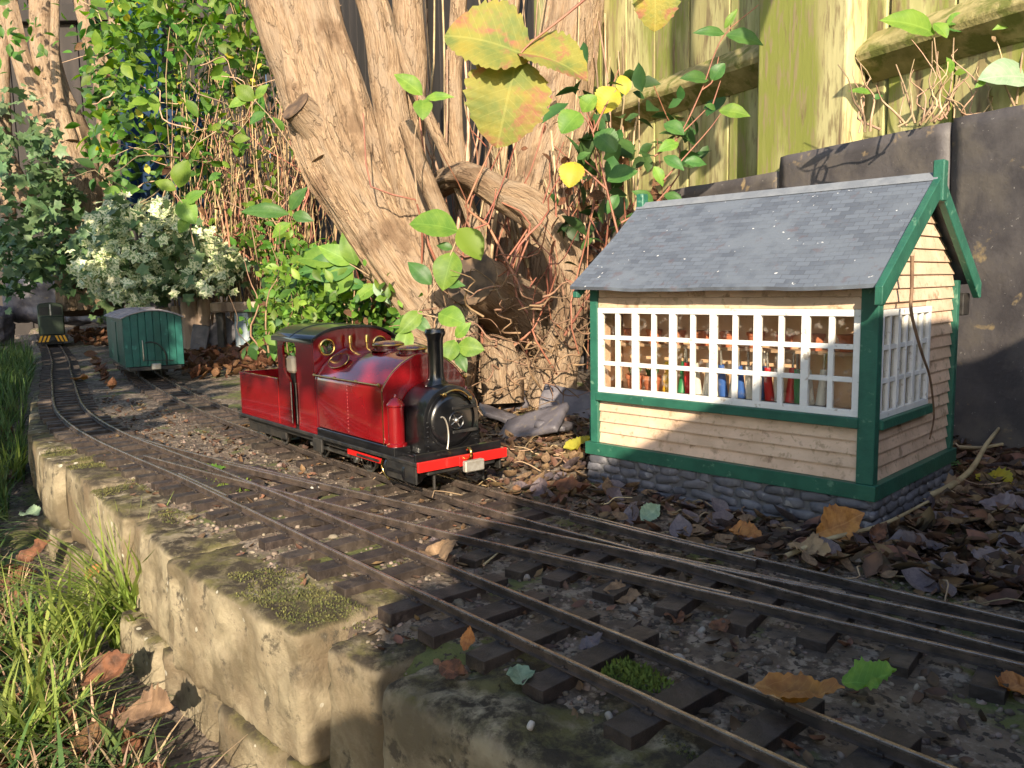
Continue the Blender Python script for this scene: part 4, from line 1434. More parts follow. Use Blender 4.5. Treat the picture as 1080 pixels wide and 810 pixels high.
FO = (90, 97, 0)
fence = thing('garden_fence', 'sunlit yellow green timber fence with broad post above the slate wall', 'fence', wp(*FO), W_YAW)
rf = random.Random(4)
a = 20.0
dark = thing('dark_fence', 'fence run coloured dark for the shaded gaps behind the shrub and canes', 'fence', wp(*FO), W_YAW)  # same fence line, with shade put into its colour
while a < 470:
    w_ = rf.uniform(9.2, 10.6)
    z1 = 150 + rf.uniform(-2, 2)
    me = MB().box((a - FO[0], -(101.2 - FO[1]) - rf.uniform(0, .5), 0), (a + w_ - FO[0], -(99.4 - FO[1]), z1)).data('board', 'fence_wood' if a < 182 else 'shaded_fence', bevel=.12)
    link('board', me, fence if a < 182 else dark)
    a += w_ + rf.uniform(.25, .7)
for a0, a1 in ((83.6, 101), (255, 271), (425, 441)):
    walled(fence if a0 < 182 else dark, FO, a0, a1, 94.2, 98.4, -2, 155, 'post', 'fence_wood' if a0 < 182 else 'shaded_fence', bevel=.45, segs=2)
for (a0, a1, z0, z1) in ((20, 83.4, 47.5, 54.5), (101.2, 186, 52, 59.5), (20, 83.4, 120, 127), (101.2, 186, 122, 129)):
    zm = (z0 + z1) / 2
    MB().prism([(-(99.35 - FO[1]), z0), (-(96.0 - FO[1]), zm - .9), (-(95.6 - FO[1]), zm), (-(96.0 - FO[1]), zm + .9), (-(99.35 - FO[1]), z1)], 'x', a0 - FO[0], a1 - FO[0]).build('rail', 'mossy_rail', fence, bevel=.15)

# far end of the garden: boards coloured dark as shade, and a blue sheet
rear = thing('rear_fence', 'fence coloured dark for shaded gaps at the far end of the garden', 'fence', at(120, 330, d=470) * np.array((1, 1, 0)), 0)
rp0 = at(120, 330, d=470)
e_r = np.array((RIGHT.x, RIGHT.y, 0)) / math.hypot(RIGHT.x, RIGHT.y)
rear.rotation_euler.z = math.atan2(e_r[1], e_r[0])
for k in range(34):
    MB().box((-190 + k * 13, 0, -10), (-190 + k * 13 + 12.4, 2 + (k % 3) * .4, 230 + (k * 7 % 5))).build('board', 'shaded_fence', rear, bevel=.2)
MB().box((-190, -5, 60), (252, -.1, 69)).build('rail', 'shaded_fence', rear, bevel=.3)
MB().box((-190, -5, 170), (252, -.1, 179)).build('rail', 'shaded_fence', rear, bevel=.3)


def sheet(px0, py0, px1, py1, d, lab):
    c0, c1, c2 = at(px0, py1, d=d), at(px1, py1, d=d), at(px0, py0, d=d)
    nu, nv = 14, 16
    v, f = [], []
    for i in range(nu + 1):
        for j in range(nv + 1):
            p = c0 + (c1 - c0) * i / nu + (c2 - c0) * j / nv
            p = p + np.array((FWD.x, FWD.y, 0)) * (3.0 * math.sin(i * 1.3) * (.4 + .6 * (1 - j / nv)) + 1.5 * float(vnoise((i * .8, j * .5, d))))
            v.append(p - c0)
    for i in range(nu):
        for j in range(nv):
            f.append((i * (nv + 1) + j, (i + 1) * (nv + 1) + j, (i + 1) * (nv + 1) + j + 1, i * (nv + 1) + j + 1))
    o = MB().add(v, f).build('plastic_sheet', 'blue_sheet', smooth=60, loc=c0)
    md = o.modifiers.new('thickness', 'SOLIDIFY')
    md.thickness = .004
    return tag(o, lab, 'plastic sheet')


sheet(128, -60, 172, 235, 430, 'narrow blue plastic sheet hanging behind the trees at the upper left')
sheet(150, 95, 222, 260, 360, 'dark blue plastic sheet behind the leafy shrub')

# ------------------------------------------------------------------ trees


def px_path(pts, d):
    """pts: (px, py, radius_px[, depth offset cm]) -> points in cm with radii in cm."""
    out = []
    for q in pts:
        dd = d + (q[3] if len(q) > 3 else 0)
        p = at(q[0], q[1], d=dd)
        out.append((*p, q[2] * dd / 851.0))
    return np.array(out)


def limb(parent, o, pts, d, name='limb', mat='bark', n=22, step=1.2, rough=.16, rfreq=1.6, seed=1.0, cap=True):
    P = catmull(px_path(pts, d), step)
    P[:, :3] -= o
    return MB().tube(P[:, :3], P[:, 3], n=n, rough=rough, rfreq=rfreq, seed=seed, cap=cap).build(name, mat, parent, smooth=70)


TO = np.array((-108.0, 121.0, 0.5))
tree = thing('tree', 'old many stemmed tree with pale stringy bark behind the red locomotive', 'tree', TO)
limb(tree, TO, [(560, 455, 58), (522, 412, 48), (478, 350, 40), (428, 283, 37), (390, 224, 38), (360, 165, 42), (344, 108, 44), (328, 50, 40), (313, -10, 37), (290, -90, 35), (262, -200, 32), (240, -320, 28)], 152, 'trunk', n=100, step=.6, rough=.12, rfreq=2.8, seed=1.7)
limb(tree, TO, [(352, 170, 30), (322, 95, 26), (296, 30, 25), (272, -50, 22), (240, -170, 18)], 150, seed=2.9, n=40, step=.8, rfreq=2.2, rough=.09)
limb(tree, TO, [(474, 335, 24), (446, 250, 20), (424, 170, 18), (410, 95, 17), (400, 30, 17), (380, -40, 16), (350, -150, 14)], 150, seed=4.1, n=44, step=.8, rfreq=2.2, rough=.10)
limb(tree, TO, [(452, 300, 22), (436, 220, 17), (430, 150, 16), (433, 70, 17), (430, 0, 16), (428, -90, 15), (425, -220, 12)], 158, seed=5.3, n=34, step=.8, rfreq=2, rough=.08)
limb(tree, TO, [(575, 440, 38), (560, 380, 36), (552, 300, 40), (562, 215, 36), (585, 130, 33), (600, 50, 30), (612, -40, 28), (620, -180, 24)], 172, seed=6.2, n=52, step=.9, rfreq=2.6, rough=.15)
limb(tree, TO, [(455, 200, 12, 16), (482, 186, 14, 7), (505, 190, 15), (530, 205, 16), (562, 222, 18), (590, 255, 19), (602, 300, 19), (597, 350, 19), (586, 392, 22), (578, 440, 30)], 143, 'limb', seed=7.7, n=40, step=.7, rfreq=2.2, rough=.13)
limb(tree, TO, [(500, 330, 16), (470, 240, 10), (440, 165, 9), (428, 130, 8)], 140, seed=8.8, n=18)
limb(tree, TO, [(512, 300, 12), (486, 190, 9), (478, 100, 9), (484, 0, 9), (492, -120, 8)], 160, seed=9.1, n=18)
limb(tree, TO, [(520, 320, 9), (498, 230, 7), (455, 130, 6), (415, 40, 6), (380, -40, 5)], 150, seed=9.9, n=14)
limb(tree, TO, [(530, 350, 11), (515, 220, 8), (525, 120, 8), (540, 0, 8), (545, -120, 7)], 178, seed=3.9, n=16)
limb(tree, TO, [(640, 420, 16), (632, 330, 12), (640, 200, 10), (648, 90, 9), (640, -60, 8)], 185, seed=3.2, n=16)
limb(tree, TO, [(480, 420, 18), (452, 375, 13), (430, 350, 10)], 140, 'root', seed=2.2, n=18)
# sawn stumps: dark cut faces
st = limb(tree, TO, [(560, 345, 36, 14), (530, 318, 33, 5), (505, 300, 30, -6), (497, 294, 29, -9)], 142, 'cut_stump', seed=1.1, n=30, step=.7, rough=.08)
p0, p1 = at(497, 294, d=133), at(505, 300, d=136)
ax = (p0 - p1) / np.linalg.norm(p0 - p1)
fc = MB().lathe([(4.55, 0), (4.5, .25), (3.9, .35), (3.5, .28), (2.4, .36), (1.2, .3), (.01, .34)], n=30, cap=False).build('cut_face', 'cut_wood', st, smooth=50, loc=p0 - TO + ax * .02)
fc.rotation_euler = Vector(ax).to_track_quat('Z', 'Y').to_euler()
s2 = limb(tree, TO, [(350, 152, 24), (332, 132, 21, -2), (318, 118, 18, -4), (312, 112, 17, -5)], 149, 'cut_stump', 'bark', seed=1.3, n=26, step=.6, rough=.08)
p0, p1 = at(312, 112, d=144), at(332, 132, d=147)
ax = (p0 - p1) / np.linalg.norm(p0 - p1)
fc = MB().lathe([(3.1, 0), (3.0, .2), (2.2, .3), (.01, .26)], n=26, cap=False).build('cut_face', 'cut_wood', s2, smooth=50, loc=p0 - TO + ax * .02)
fc.rotation_euler = Vector(ax).to_track_quat('Z', 'Y').to_euler()
# lower stump block leaning in front of the roots
limb(tree, TO, [(470, 425, 27), (478, 380, 26), (482, 335, 23), (480, 322, 16)], 136, 'cut_stump', seed=5.5, n=26, step=.7, rough=.14)
limb(tree, TO, [(532, 425, 22), (530, 390, 21), (524, 360, 17)], 138, 'cut_stump', seed=6.5, n=24, step=.7, rough=.14)

T2 = at(75, 305, d=345)
tree2 = thing('tree', 'ivy clad tree with three bare upright stems at the upper left', 'tree', T2)
limb(tree2, T2, [(90, 330, 26), (82, 260, 24), (80, 190, 24), (72, 140, 20), (58, 95, 13), (47, 50, 13), (44, -10, 12), (40, -110, 10)], 345, 'trunk', 'bark', n=36, step=1.6, seed=11)
limb(tree2, T2, [(80, 190, 20), (60, 150, 14), (38, 105, 11), (22, 60, 9), (8, 0, 9), (-6, -80, 8)], 342, 'limb', 'bark', n=24, step=1.6, seed=12)
limb(tree2, T2, [(75, 150, 8), (60, 90, 5), (58, 20, 4.5), (60, -80, 4)], 338, 'limb', 'bark', n=12, step=2, seed=13)
limb(tree2, T2, [(10, 230, 7), (5, 150, 7), (2, 60, 7), (4, -40, 6)], 340, 'limb', 'bark', n=14, step=2, seed=14)
limb(tree2, T2, [(30, 215, 9), (14, 180, 8), (2, 145, 6), (-10, 120, 5)], 333, 'limb', 'bark', n=14, step=2, seed=15)
T3 = at(112, 300, d=350)
tree3 = thing('tree', 'slim straight tree stem beside the blue sheet at the upper left', 'tree', T3)
limb(tree3, T3, [(113, 310, 9), (112, 210, 9), (113, 130, 9), (104, 70, 9), (90, 20, 8), (78, -40, 8), (70, -120, 7)], 352, 'trunk', 'bark', n=20, step=1.8, seed=16)
limb(tree3, T3, [(112, 120, 5), (116, 50, 4), (122, -20, 3.5), (128, -90, 3)], 350, 'limb', 'bark', n=10, step=2, seed=17)


# ------------------------------------------------------------------ leaves
def leaf_tpl(w=.5, n=4, fold=.14, curl=.18, belly=.45, jag=0.0, tip=1.05):
    """Leaf of unit length along x: midrib plus two blades; quads."""
    v, f = [], []
    for i in range(n + 1):
        x = i / n
        h = w / 2 * (math.sin(math.pi * min(1, x / (2 * belly))) ** .8 if x < belly else math.cos(math.pi / 2 * (x - belly) / (1 - belly)) ** tip) if 0 < x < 1 else .004
        if jag and 0 < x < 1:
            h *= 1 + (jag if i % 2 else -jag) * .6 + jag * 1.4 * math.sin(i * 1.7 + w * 40)
        z = curl * (-(x - .35) ** 2)
        v += [(x, h, z + fold * h * 2), (x, 0, z), (x, -h, z + fold * h * 2)]
    for i in range(n):
        b = 3 * i
        f += [(b, b + 1, b + 4, b + 3), (b + 1, b + 2, b + 5, b + 4)]
    return np.array(v), np.array(f)


def lobed_tpl(lobes=5, depth=.38):
    """Ivy-like leaf: fan of quads round the stalk point."""
    pts = []
    for k in range(lobes * 2 + 1):
        a = math.radians(-150 + 300 * k / (lobes * 2))
        r = .52 if k % 2 else .52 * (1 - depth)
        if k == lobes:
            r = .62
        pts.append((.42 + r * math.cos(a) * .95, r * math.sin(a), .10 * abs(math.sin(a)) - .06 * r))
    v = [(.15, 0, 0), (.42, 0, .04)] + pts
    f = []
    for k in range(len(pts) - 1):
        f.append((1, 2 + k, 3 + k, 3 + k))
    f = [(a, b, c) for a, b, c, _ in f] + [(1, 2 + len(pts) - 1, 0), (1, 0, 2)]
    return np.array(v), np.array(f)


OVATE = leaf_tpl(.55)
LANCE = leaf_tpl(.34, belly=.4, curl=.3)
ROUND = leaf_tpl(.8, belly=.5)
IVY = lobed_tpl()
FACE = -np.array(SUN_D) * .7 - np.array(FWD) * .3 + np.array((0, 0, .45))
FACE /= np.linalg.norm(FACE)


def cloud_arrays(pos, size, tpl, bias=.9, droop=.25, rng=RNG):
    pos = np.asarray(pos, float)
    n = len(pos)
    N = rng.normal(size=(n, 3))
    N /= np.linalg.norm(N, axis=1)[:, None]
    N = N + FACE * bias
    N /= np.linalg.norm(N, axis=1)[:, None]
    X = rng.normal(size=(n, 3))
    X[:, 2] -= droop * 2
    X -= N * (X * N).sum(1)[:, None]
    X /= np.linalg.norm(X, axis=1)[:, None] + 1e-9
    Y = np.cross(N, X)
    tv, tf = tpl
    size = np.asarray(size, float)[:, None, None]
    V = pos[:, None, :] + size * (tv[None, :, 0:1] * X[:, None, :] + tv[None, :, 1:2] * Y[:, None, :] + tv[None, :, 2:3] * N[:, None, :])
    Fa = (np.arange(n)[:, None, None] * len(tv) + tf[None]).reshape(-1, tf.shape[1])
    return V.reshape(-1, 3), Fa


def leaf_cloud(name, pos, size, tpl, mat, parent=None, origin=(0, 0, 0), bias=.9, droop=.25):
    V, Fa = cloud_arrays(pos, size, tpl, bias, droop)
    o = link(name, np_mesh(name, V - np.asarray(origin), Fa, mat, True), parent)
    o['kind'] = 'stuff'
    return o


def clump(x0, y0, x1, y1, d0, d1, n, clumps=30, spread=14, mask=None):
    """Points in clumps through the part of space that fills a patch of the view between two depths."""
    out = []
    cs = [(RNG.uniform(x0, x1), RNG.uniform(y0, y1), RNG.uniform(d0, d1)) for _ in range(clumps)]
    while len(out) < n:
        c = cs[RNG.integers(len(cs))]
        q = (c[0] + RNG.normal() * spread, c[1] + RNG.normal() * spread, c[2] + RNG.normal() * (d1 - d0) * .15)
        if mask is not None and not mask(q[0], q[1]):
            continue
        out.append(at(q[0], q[1], d=q[2]))
    return np.array(out)


def stems(name, lst, mat, parent=None, origin=(0, 0, 0), n=5):
    """Many thin stems as one mass: lst of (points, r0, r1)."""
    b = MB()
    for pts, r0, r1 in lst:
        P = np.asarray(pts, float) - np.asarray(origin)
        b.tube(P, np.linspace(r0, r1, len(P)), n=n, cap=False)
    o = b.build(name, mat, parent, smooth=80)
    o['kind'] = 'stuff'
    return o


def wander(p0, p1, k=6, amp=.08):
    p0, p1 = np.asarray(p0, float), np.asarray(p1, float)
    L = np.linalg.norm(p1 - p0)
    m_ = 3 if amp < .1 else 4
    out = [p0]
    for i in range(1, m_):
        out.append(p0 + (p1 - p0) * i / m_ + RNG.normal(size=3) * amp * L * .55)
    out.append(p1)
    return catmull(out, max(L / 9, .2))


U = RNG.uniform
# large leafy shrub, upper left
o0 = at(200, 300, d=255) * np.array((1, 1, 0))
shrub = thing('shrub', 'tall tangled leafy shrub between the ivy and the big tree', 'shrub', o0)
m1 = lambda x, y: 85 < x < 318 and -60 < y < 285 and (y < 200 or x > 150)
for (xa, xb, da, db, q, yb, f_) in ((100, 212, 268, 335, 1.15, 180, 1.0), (205, 305, 266, 318, 1.1, 105, .55)):
    def cl(name, mat, n, k, dy, d0, d1, a_, b_):
        n = int(n * f_)
        leaf_cloud('foliage', clump(xa, -40, xb, yb + dy, d0, d1, n, k, 17, m1), U(a_, b_, n) * q, OVATE, mat, shrub, o0)
    cl('foliage', 'leaf_green', 560, 36, 0, da, db, 2.2, 5.8)
    cl('foliage', 'leaf_bright', 330, 26, -20, da - 6, db - 25, 2.2, 6.0)
    cl('foliage', 'leaf_dark', 380, 24, 40, da + 30, db + 20, 3.0, 7.0)
    cl('foliage', 'leaf_yellow', 50, 14, 20, da, db, 2.0, 4.0)
leaf_cloud('foliage', clump(212, 110, 320, 275, 262, 285, 110, 26, 14, m1), U(2.4, 6.0, 110), OVATE, 'leaf_bright', shrub, o0)
leaf_cloud('foliage', clump(212, 110, 320, 285, 262, 290, 110, 26, 14, m1), U(2.4, 6.0, 110), OVATE, 'leaf_green', shrub, o0)
ls = []
for k in range(170):
    x = U(205, 345)
    d = U(274, 316)
    p0 = at(x + U(-25, 25), U(335, 352), d=d)
    ls.append((wander(p0, at(x + U(-45, 30), U(-60, 230), d=d + U(-15, 15)), 7, .09), U(.12, .36), U(.07, .18)))
stems('canes', ls, 'cane', shrub, o0)
ls = []
for k in range(60):
    x, y = U(100, 320), U(-20, 240)
    d = U(258, 300)
    ls.append((wander(at(x, y, d=d), at(x + U(-80, 80), y + U(-60, 60), d=d + U(-15, 15)), 7, .16), U(.15, .35), .1))
stems('twigs', ls, 'pale_twig', shrub, o0)
ls = []
for k in range(60):
    x = U(205, 330)
    d = U(272, 310)
    ls.append((wander(at(x, U(250, 310), d=d), at(x + U(-60, 60), U(90, 260), d=d), 6, .12), U(.2, .5), .12))
stems('twigs', ls, 'red_twig', shrub, o0)

# low fresh green plants behind the locomotive
o1 = at(350, 335, d=170) * np.array((1, 1, 0))
low_p = thing('low_shrub', 'low bright green small leaved plants behind the red locomotive', 'shrub', o1)
def mL(x, y):
    if not (255 < x < 470 and 228 < y < 372):
        return False
    top = 262 + 22 * math.sin(x * .055) + 12 * math.sin(x * .19 + 1) + (x < 300) * (300 - x) * .7 + max(0, x - 395) * 1.1
    return y > top + RNG.uniform(-14, 26)


leaf_cloud('foliage', clump(268, 250, 440, 365, 150, 205, 1500, 80, 13, mL), U(.9, 2.8, 1500), OVATE, 'leaf_small', low_p, o1)
leaf_cloud('foliage', clump(268, 250, 440, 370, 152, 208, 700, 60, 14, mL), U(1.2, 3.6, 700), OVATE, 'leaf_green', low_p, o1)
leaf_cloud('foliage', clump(260, 280, 440, 370, 160, 212, 600, 40, 15, mL), U(1.5, 4.0, 600), OVATE, 'leaf_dark', low_p, o1)
leaf_cloud('foliage', clump(268, 250, 440, 350, 150, 190, 60, 24, 15, mL), U(2.0, 4.5, 60), LANCE, 'leaf_bright', low_p, o1)
leaf_cloud('foliage', clump(262, 290, 440, 370, 150, 200, 120, 40, 15, mL), U(1.0, 3.0, 120), OVATE, 'leaf_brown', low_p, o1)
ls = []
for k in range(46):
    x = U(270, 440)
    d = U(150, 195)
    ls.append((wander(at(x, 372, d=d), at(x + U(-30, 30), U(235, 330), d=d + U(-6, 6)), 5, .1), U(.1, .22), .06))
stems('twigs', ls, 'twig', low_p, o1)

# variegated ivy over the log edging
o2 = at(150, 310, d=262) * np.array((1, 1, 0))
viv = thing('variegated_ivy', 'cream and green variegated ivy mound above the goods van', 'ivy', o2)
def mV(x, y):
    if x > 172 and y > 308 - 6 * math.sin(x * .3):
        return False
    for (a, b_, ra, rb) in ((108, 268, 34, 34), (138, 240, 40, 34), (165, 262, 50, 46), (205, 274, 40, 34), (240, 292, 30, 20), (150, 292, 50, 26)):
        if ((x - a) / ra) ** 2 + ((y - b_) / rb) ** 2 < .6 + .7 * RNG.uniform():
            return True
    return False



leaf_cloud('foliage', clump(90, 205, 250, 312, 246, 282, 1200, 80, 10, mV), U(1.6, 5.6, 1200), IVY, 'leaf_variegated', viv, o2, 1.1)
leaf_cloud('foliage', clump(80, 215, 250, 318, 252, 296, 700, 60, 13, mV), U(2.0, 6.0, 700), IVY, 'leaf_ivy', viv, o2)
# ivy on the left tree
o3 = at(50, 300, d=325) * np.array((1, 1, 0))
ivy = thing('ivy', 'dark glossy ivy climbing the tree at the left edge', 'ivy', o3)
mI = lambda x, y: (-20 < x < 108) and 84 < y < 312 and x < 34 + (y - 84) * .40 and not (12 < x < 26 and 150 < y < 215)
leaf_cloud('foliage', clump(-10, 95, 100, 300, 305, 338, 760, 80, 10, mI), U(2.0, 6.8, 760), IVY, 'leaf_ivy', ivy, o3, .6)
leaf_cloud('foliage', clump(-10, 150, 100, 310, 315, 350, 120, 30, 14, mI), U(3.0, 6.0, 120), IVY, 'leaf_dark', ivy, o3, .8)
leaf_cloud('foliage', clump(-10, -40, 60, 60, 300, 330, 70, 10, 16), U(3.0, 6.0, 70), OVATE, 'leaf_green', ivy, o3)
o4 = at(120, 300, d=330) * np.array((1, 1, 0))
ivy2 = thing('ivy', 'shaded ivy trailing over the grey rocks behind the diesel engine', 'ivy', o4)
leaf_cloud('foliage', clump(20, 262, 165, 330, 330, 375, 650, 40, 11, lambda x, y: 5 < x < 175 and 240 < y < 338 and not (8 < x < 95 and y > 292)), U(3, 6, 650), IVY, 'leaf_ivy', ivy2, o4)
# dry stems round the tree
o5 = at(560, 400, d=150) * np.array((1, 1, 0))
brk = thing('bramble', 'tangle of dry reddish bramble stems around the tree base', 'bramble', o5)
ls = []
for k in range(90):
    x = U(430, 715)
    d = U(130, 178)
    y0 = U(300, 410)
    ls.append((wander(at(x, y0, d=d), at(x + U(-90, 90), y0 - U(60, 260), d=d + U(-12, 12)), 7, .14), U(.14, .34), U(.06, .14)))
stems('stems', ls, 'red_twig', brk, o5)
ls = []
for k in range(120):
    x = U(440, 690)
    d = U(156, 190)
    ls.append((wander(at(x, U(250, 400), d=d), at(x + U(-35, 35), U(-60, 190), d=d + U(-8, 8)), 6, .05), U(.16, .5), U(.08, .25)))
stems('stems', ls, 'pale_twig', brk, o5)
ls = []
for k in range(150):
    x, y = U(445, 660), U(300, 425)
    d = U(122, 150)
    ls.append((wander(at(x, y, d=d), at(x + U(-60, 60), y + U(-50, 20), d=d + U(-8, 8)), 5, .2), U(.1, .26), .05))
stems('stems', ls, 'twig', brk, o5)
leaf_cloud('foliage', clump(600, 60, 720, 260, 128, 165, 120, 22, 22), U(2.5, 6.0, 120), OVATE, 'leaf_dark', brk, o5)
leaf_cloud('foliage', clump(110, 0, 300, 260, 266, 310, 60, 30, 24, m1), U(2.0, 5.0, 60), OVATE, 'leaf_brown', shrub, o0)
leaf_cloud('foliage', clump(580, 120, 700, 330, 140, 180, 160, 22, 26), U(1.5, 4.5, 160), OVATE, 'leaf_brown', brk, o5)
# ------------------------------------------------------------------ single large leaves on sprigs
def hero_leaf(name, w, mat, n=10, jag=0.0, curl=.3, fold=.12, belly=.42, tip=1.0):
    v, f = leaf_tpl(w, n, fold, curl, belly, jag, tip)
    # two more strips so that the blade can arch between midrib and edge
    nv = []
    for i in range(n + 1):
        a, b, c = v[3 * i], v[3 * i + 1], v[3 * i + 2]
        up = np.array((0, 0, .035 * (1 - abs(2 * i / n - 1))))
        rip = .012 * math.sin(i * 2.1)
        nv += [a + np.array((0, 0, rip)), (a + b) / 2 + up, b, (b + c) / 2 + up, c - np.array((0, 0, rip))]
    fs = []
    for i in range(n):
        for k in range(4):
            fs.append((5 * i + k, 5 * i + k + 1, 5 * (i + 1) + k + 1, 5 * (i + 1) + k))
    return np_mesh(name, np.array(nv), np.array(fs), mat, True)


HERO = {}


def get_hero(kind, mat):
    if (kind, mat) not in HERO:
        par = dict(ovate=dict(w=.55), wide=dict(w=.74, belly=.45, tip=.75), lance=dict(w=.36), toothed=dict(w=.94, n=34, jag=.035, belly=.46, curl=.35, fold=.16, tip=.62))[kind]
        HERO[(kind, mat)] = hero_leaf('leaf', mat=mat, **par)
    return HERO[(kind, mat)]


def frame_rot(X, N):
    X = Vector(X).normalized()
    N = Vector(N)
    N = (N - X * N.dot(X)).normalized()
    Y = N.cross(X)
    return Matrix((X, Y, N)).transposed().to_euler()


def sprig(name, label, cat, d, stem, leaves, stem_mat='red_twig', r=.16, group=None):
    """stem: list of polylines in view points (px, py, depth offset); leaves: (px base, py base, px tip, py tip, kind, material, tilt)."""
    root = at(stem[0][0][0], stem[0][0][1], d=d)
    t = thing(name, label, cat, root, 0, group)
    for pl in stem:
        P = catmull([at(q[0], q[1], d=d + (q[2] if len(q) > 2 else 0)) for q in pl], .8) - root
        MB().tube(P, np.linspace(r, r * .5, len(P)), n=7).build('stem', stem_mat, t, smooth=70)
    for (x0, y0, x1, y1, kind, mat, tilt) in leaves:
        a, b = at(x0, y0, d=d), at(x1, y1, d=d - tilt)
        X = b - a
        N = -np.array(FWD) * .75 - np.array(SUN_D) * .45 + np.array((0, 0, .3)) + RNG.normal(size=3) * .12
        link('leaf', get_hero(kind, mat), t, a - root, frame_rot(X, N), float(np.linalg.norm(X)))
    return t


H, D, Y, T = 'leaf_hero', 'leaf_hero_dark', 'leaf_yellow', 'leaf_turning'
sprig('bramble_spray', 'large yellow green bramble leaf with three toothed leaflets hanging at the top', 'bramble leaf', 82,
      [[(690, -60), (640, -20), (598, 15), (560, 45), (548, 58)]],
      [(562, 60, 470, 28, 'toothed', T, 1), (545, 52, 622, 74, 'toothed', T, 1), (546, 58, 524, 152, 'toothed', T, 0)], 'red_twig', .2)
sprig('bramble_spray', 'orange tinged bramble leaf cut off by the top edge', 'bramble leaf', 90, [[(720, -70), (700, -40), (690, -22)]],
      [(690, -24, 692, 30, 'toothed', 'leaf_turning', 0), (690, -24, 650, -10, 'toothed', T, 0)], 'red_twig', .12)
sprig('sapling', 'small sapling with three green leaves in front of the tree trunk', 'sapling', 128,
      [[(440, 215), (437, 150), (446, 105)]],
      [(446, 100, 416, 76, 'ovate', H, 1), (448, 104, 478, 100, 'lance', H, 1), (446, 104, 446, 124, 'wide', H, 2)], 'pale_twig')
sprig('sapling', 'broad leaved sapling with a yellowing leaf behind the chimney', 'sapling', 118,
      [[(420, 375), (440, 330), (462, 295), (478, 262), (484, 243)], [(462, 295), (480, 300), (500, 310)], [(440, 330), (462, 335)]],
      [(484, 243, 432, 232, 'wide', H, 1), (484, 240, 508, 272, 'wide', 'leaf_bright', 1), (478, 265, 466, 305, 'wide', H, 1), (470, 300, 490, 300, 'ovate', D, 1),
       (455, 300, 430, 275, 'ovate', D, 0), (462, 330, 490, 340, 'wide', H, 2), (445, 328, 420, 352, 'ovate', H, 1), (430, 345, 422, 380, 'ovate', H, 1), (436, 335, 455, 350, 'ovate', D, 1),
       (478, 262, 460, 258, 'ovate', D, 0)], 'pale_twig')
sprig('sapling', 'sprig of rounded green leaves just right of the chimney', 'sapling', 116, [[(478, 400), (482, 370), (480, 355)]],
      [(480, 358, 470, 382, 'wide', H, 1), (482, 365, 510, 368, 'wide', H, 1), (480, 356, 496, 340, 'ovate', H, 1), (482, 372, 492, 392, 'ovate', D, 1)], 'pale_twig')
sprig('laurel_sprig', 'laurel sprig with long glossy leaves left of the tree trunk', 'laurel', 150,
      [[(420, 330), (400, 300), (375, 282), (352, 270)], [(400, 300), (385, 315), (370, 320)]],
      [(375, 282, 312, 285, 'ovate', D, 1), (372, 278, 335, 258, 'ovate', H, 1), (376, 280, 362, 240, 'ovate', H, 1), (385, 285, 394, 248, 'lance', D, 1), (398, 300, 372, 318, 'ovate', H, 1),
       (372, 286, 342, 310, 'wide', H, 2), (400, 302, 418, 285, 'ovate', H, 1), (395, 296, 412, 320, 'ovate', 'leaf_pale', 1), (360, 275, 310, 270, 'ovate', H, 0), (385, 300, 360, 300, 'ovate', D, 1)], 'pale_twig')
sprig('bramble_spray', 'dark toothed bramble leaves above the low green plants', 'bramble leaf', 190, [[(300, 330), (312, 270), (305, 225)]],
      [(305, 225, 252, 220, 'lance', D, 1), (306, 222, 322, 196, 'ovate', D, 1), (308, 226, 330, 232, 'ovate', D, 1), (306, 235, 285, 250, 'ovate', H, 0)], 'red_twig', .2)
sprig('shrub_sprig', 'pair of big pale lime leaves at the left of the shrub', 'shrub sprig', 215, [[(205, 260), (195, 220), (178, 195)]],
      [(186, 200, 162, 190, 'ovate', 'leaf_bright', 1), (188, 198, 196, 168, 'wide', 'leaf_bright', 1), (195, 215, 215, 200, 'ovate', H, 1), (190, 210, 205, 235, 'wide', H, 1), (200, 230, 188, 245, 'wide', H, 1)], 'pale_twig', .2)
sprig('shrub_sprig', 'flat round green leaves beside the ivy stem', 'shrub sprig', 280, [[(150, 260), (135, 215), (128, 200)]],
      [(128, 204, 108, 200, 'wide', H, 1), (128, 204, 146, 198, 'wide', H, 1)], 'pale_twig', .2)
sprig('shrub_sprig', 'bright leaves high beside the trunk at the upper edge of the shrub', 'shrub sprig', 200, [[(330, 190), (290, 130), (268, 105)]],
      [(268, 106, 248, 90, 'wide', 'leaf_bright', 1), (270, 104, 282, 88, 'ovate', H, 1), (280, 118, 262, 130, 'ovate', D, 1), (262, 104, 240, 112, 'ovate', H, 1)], 'pale_twig', .2)
sprig('bramble_spray', 'bramble spray with yellow and green leaves left of the fence post', 'bramble leaf', 122,
      [[(655, 260), (640, 200), (625, 140), (612, 118)], [(640, 200), (618, 180), (606, 172)], [(625, 140), (640, 110), (650, 95)], [(655, 235), (690, 215), (712, 190)]],
      [(612, 118, 592, 138, 'toothed', H, 1), (614, 118, 628, 100, 'toothed', H, 1), (606, 170, 600, 196, 'toothed', Y, 1), (608, 168, 622, 160, 'ovate', D, 1), (650, 92, 632, 118, 'toothed', Y, 0),
       (628, 140, 650, 158, 'toothed', D, 1), (640, 190, 672, 178, 'wide', D, 1), (652, 205, 640, 225, 'ovate', D, 0), (690, 215, 668, 200, 'ovate', D, 1), (700, 205, 722, 212, 'ovate', D, 1), (660, 100, 655, 78, 'wide', Y, 0)], 'red_twig', .2)
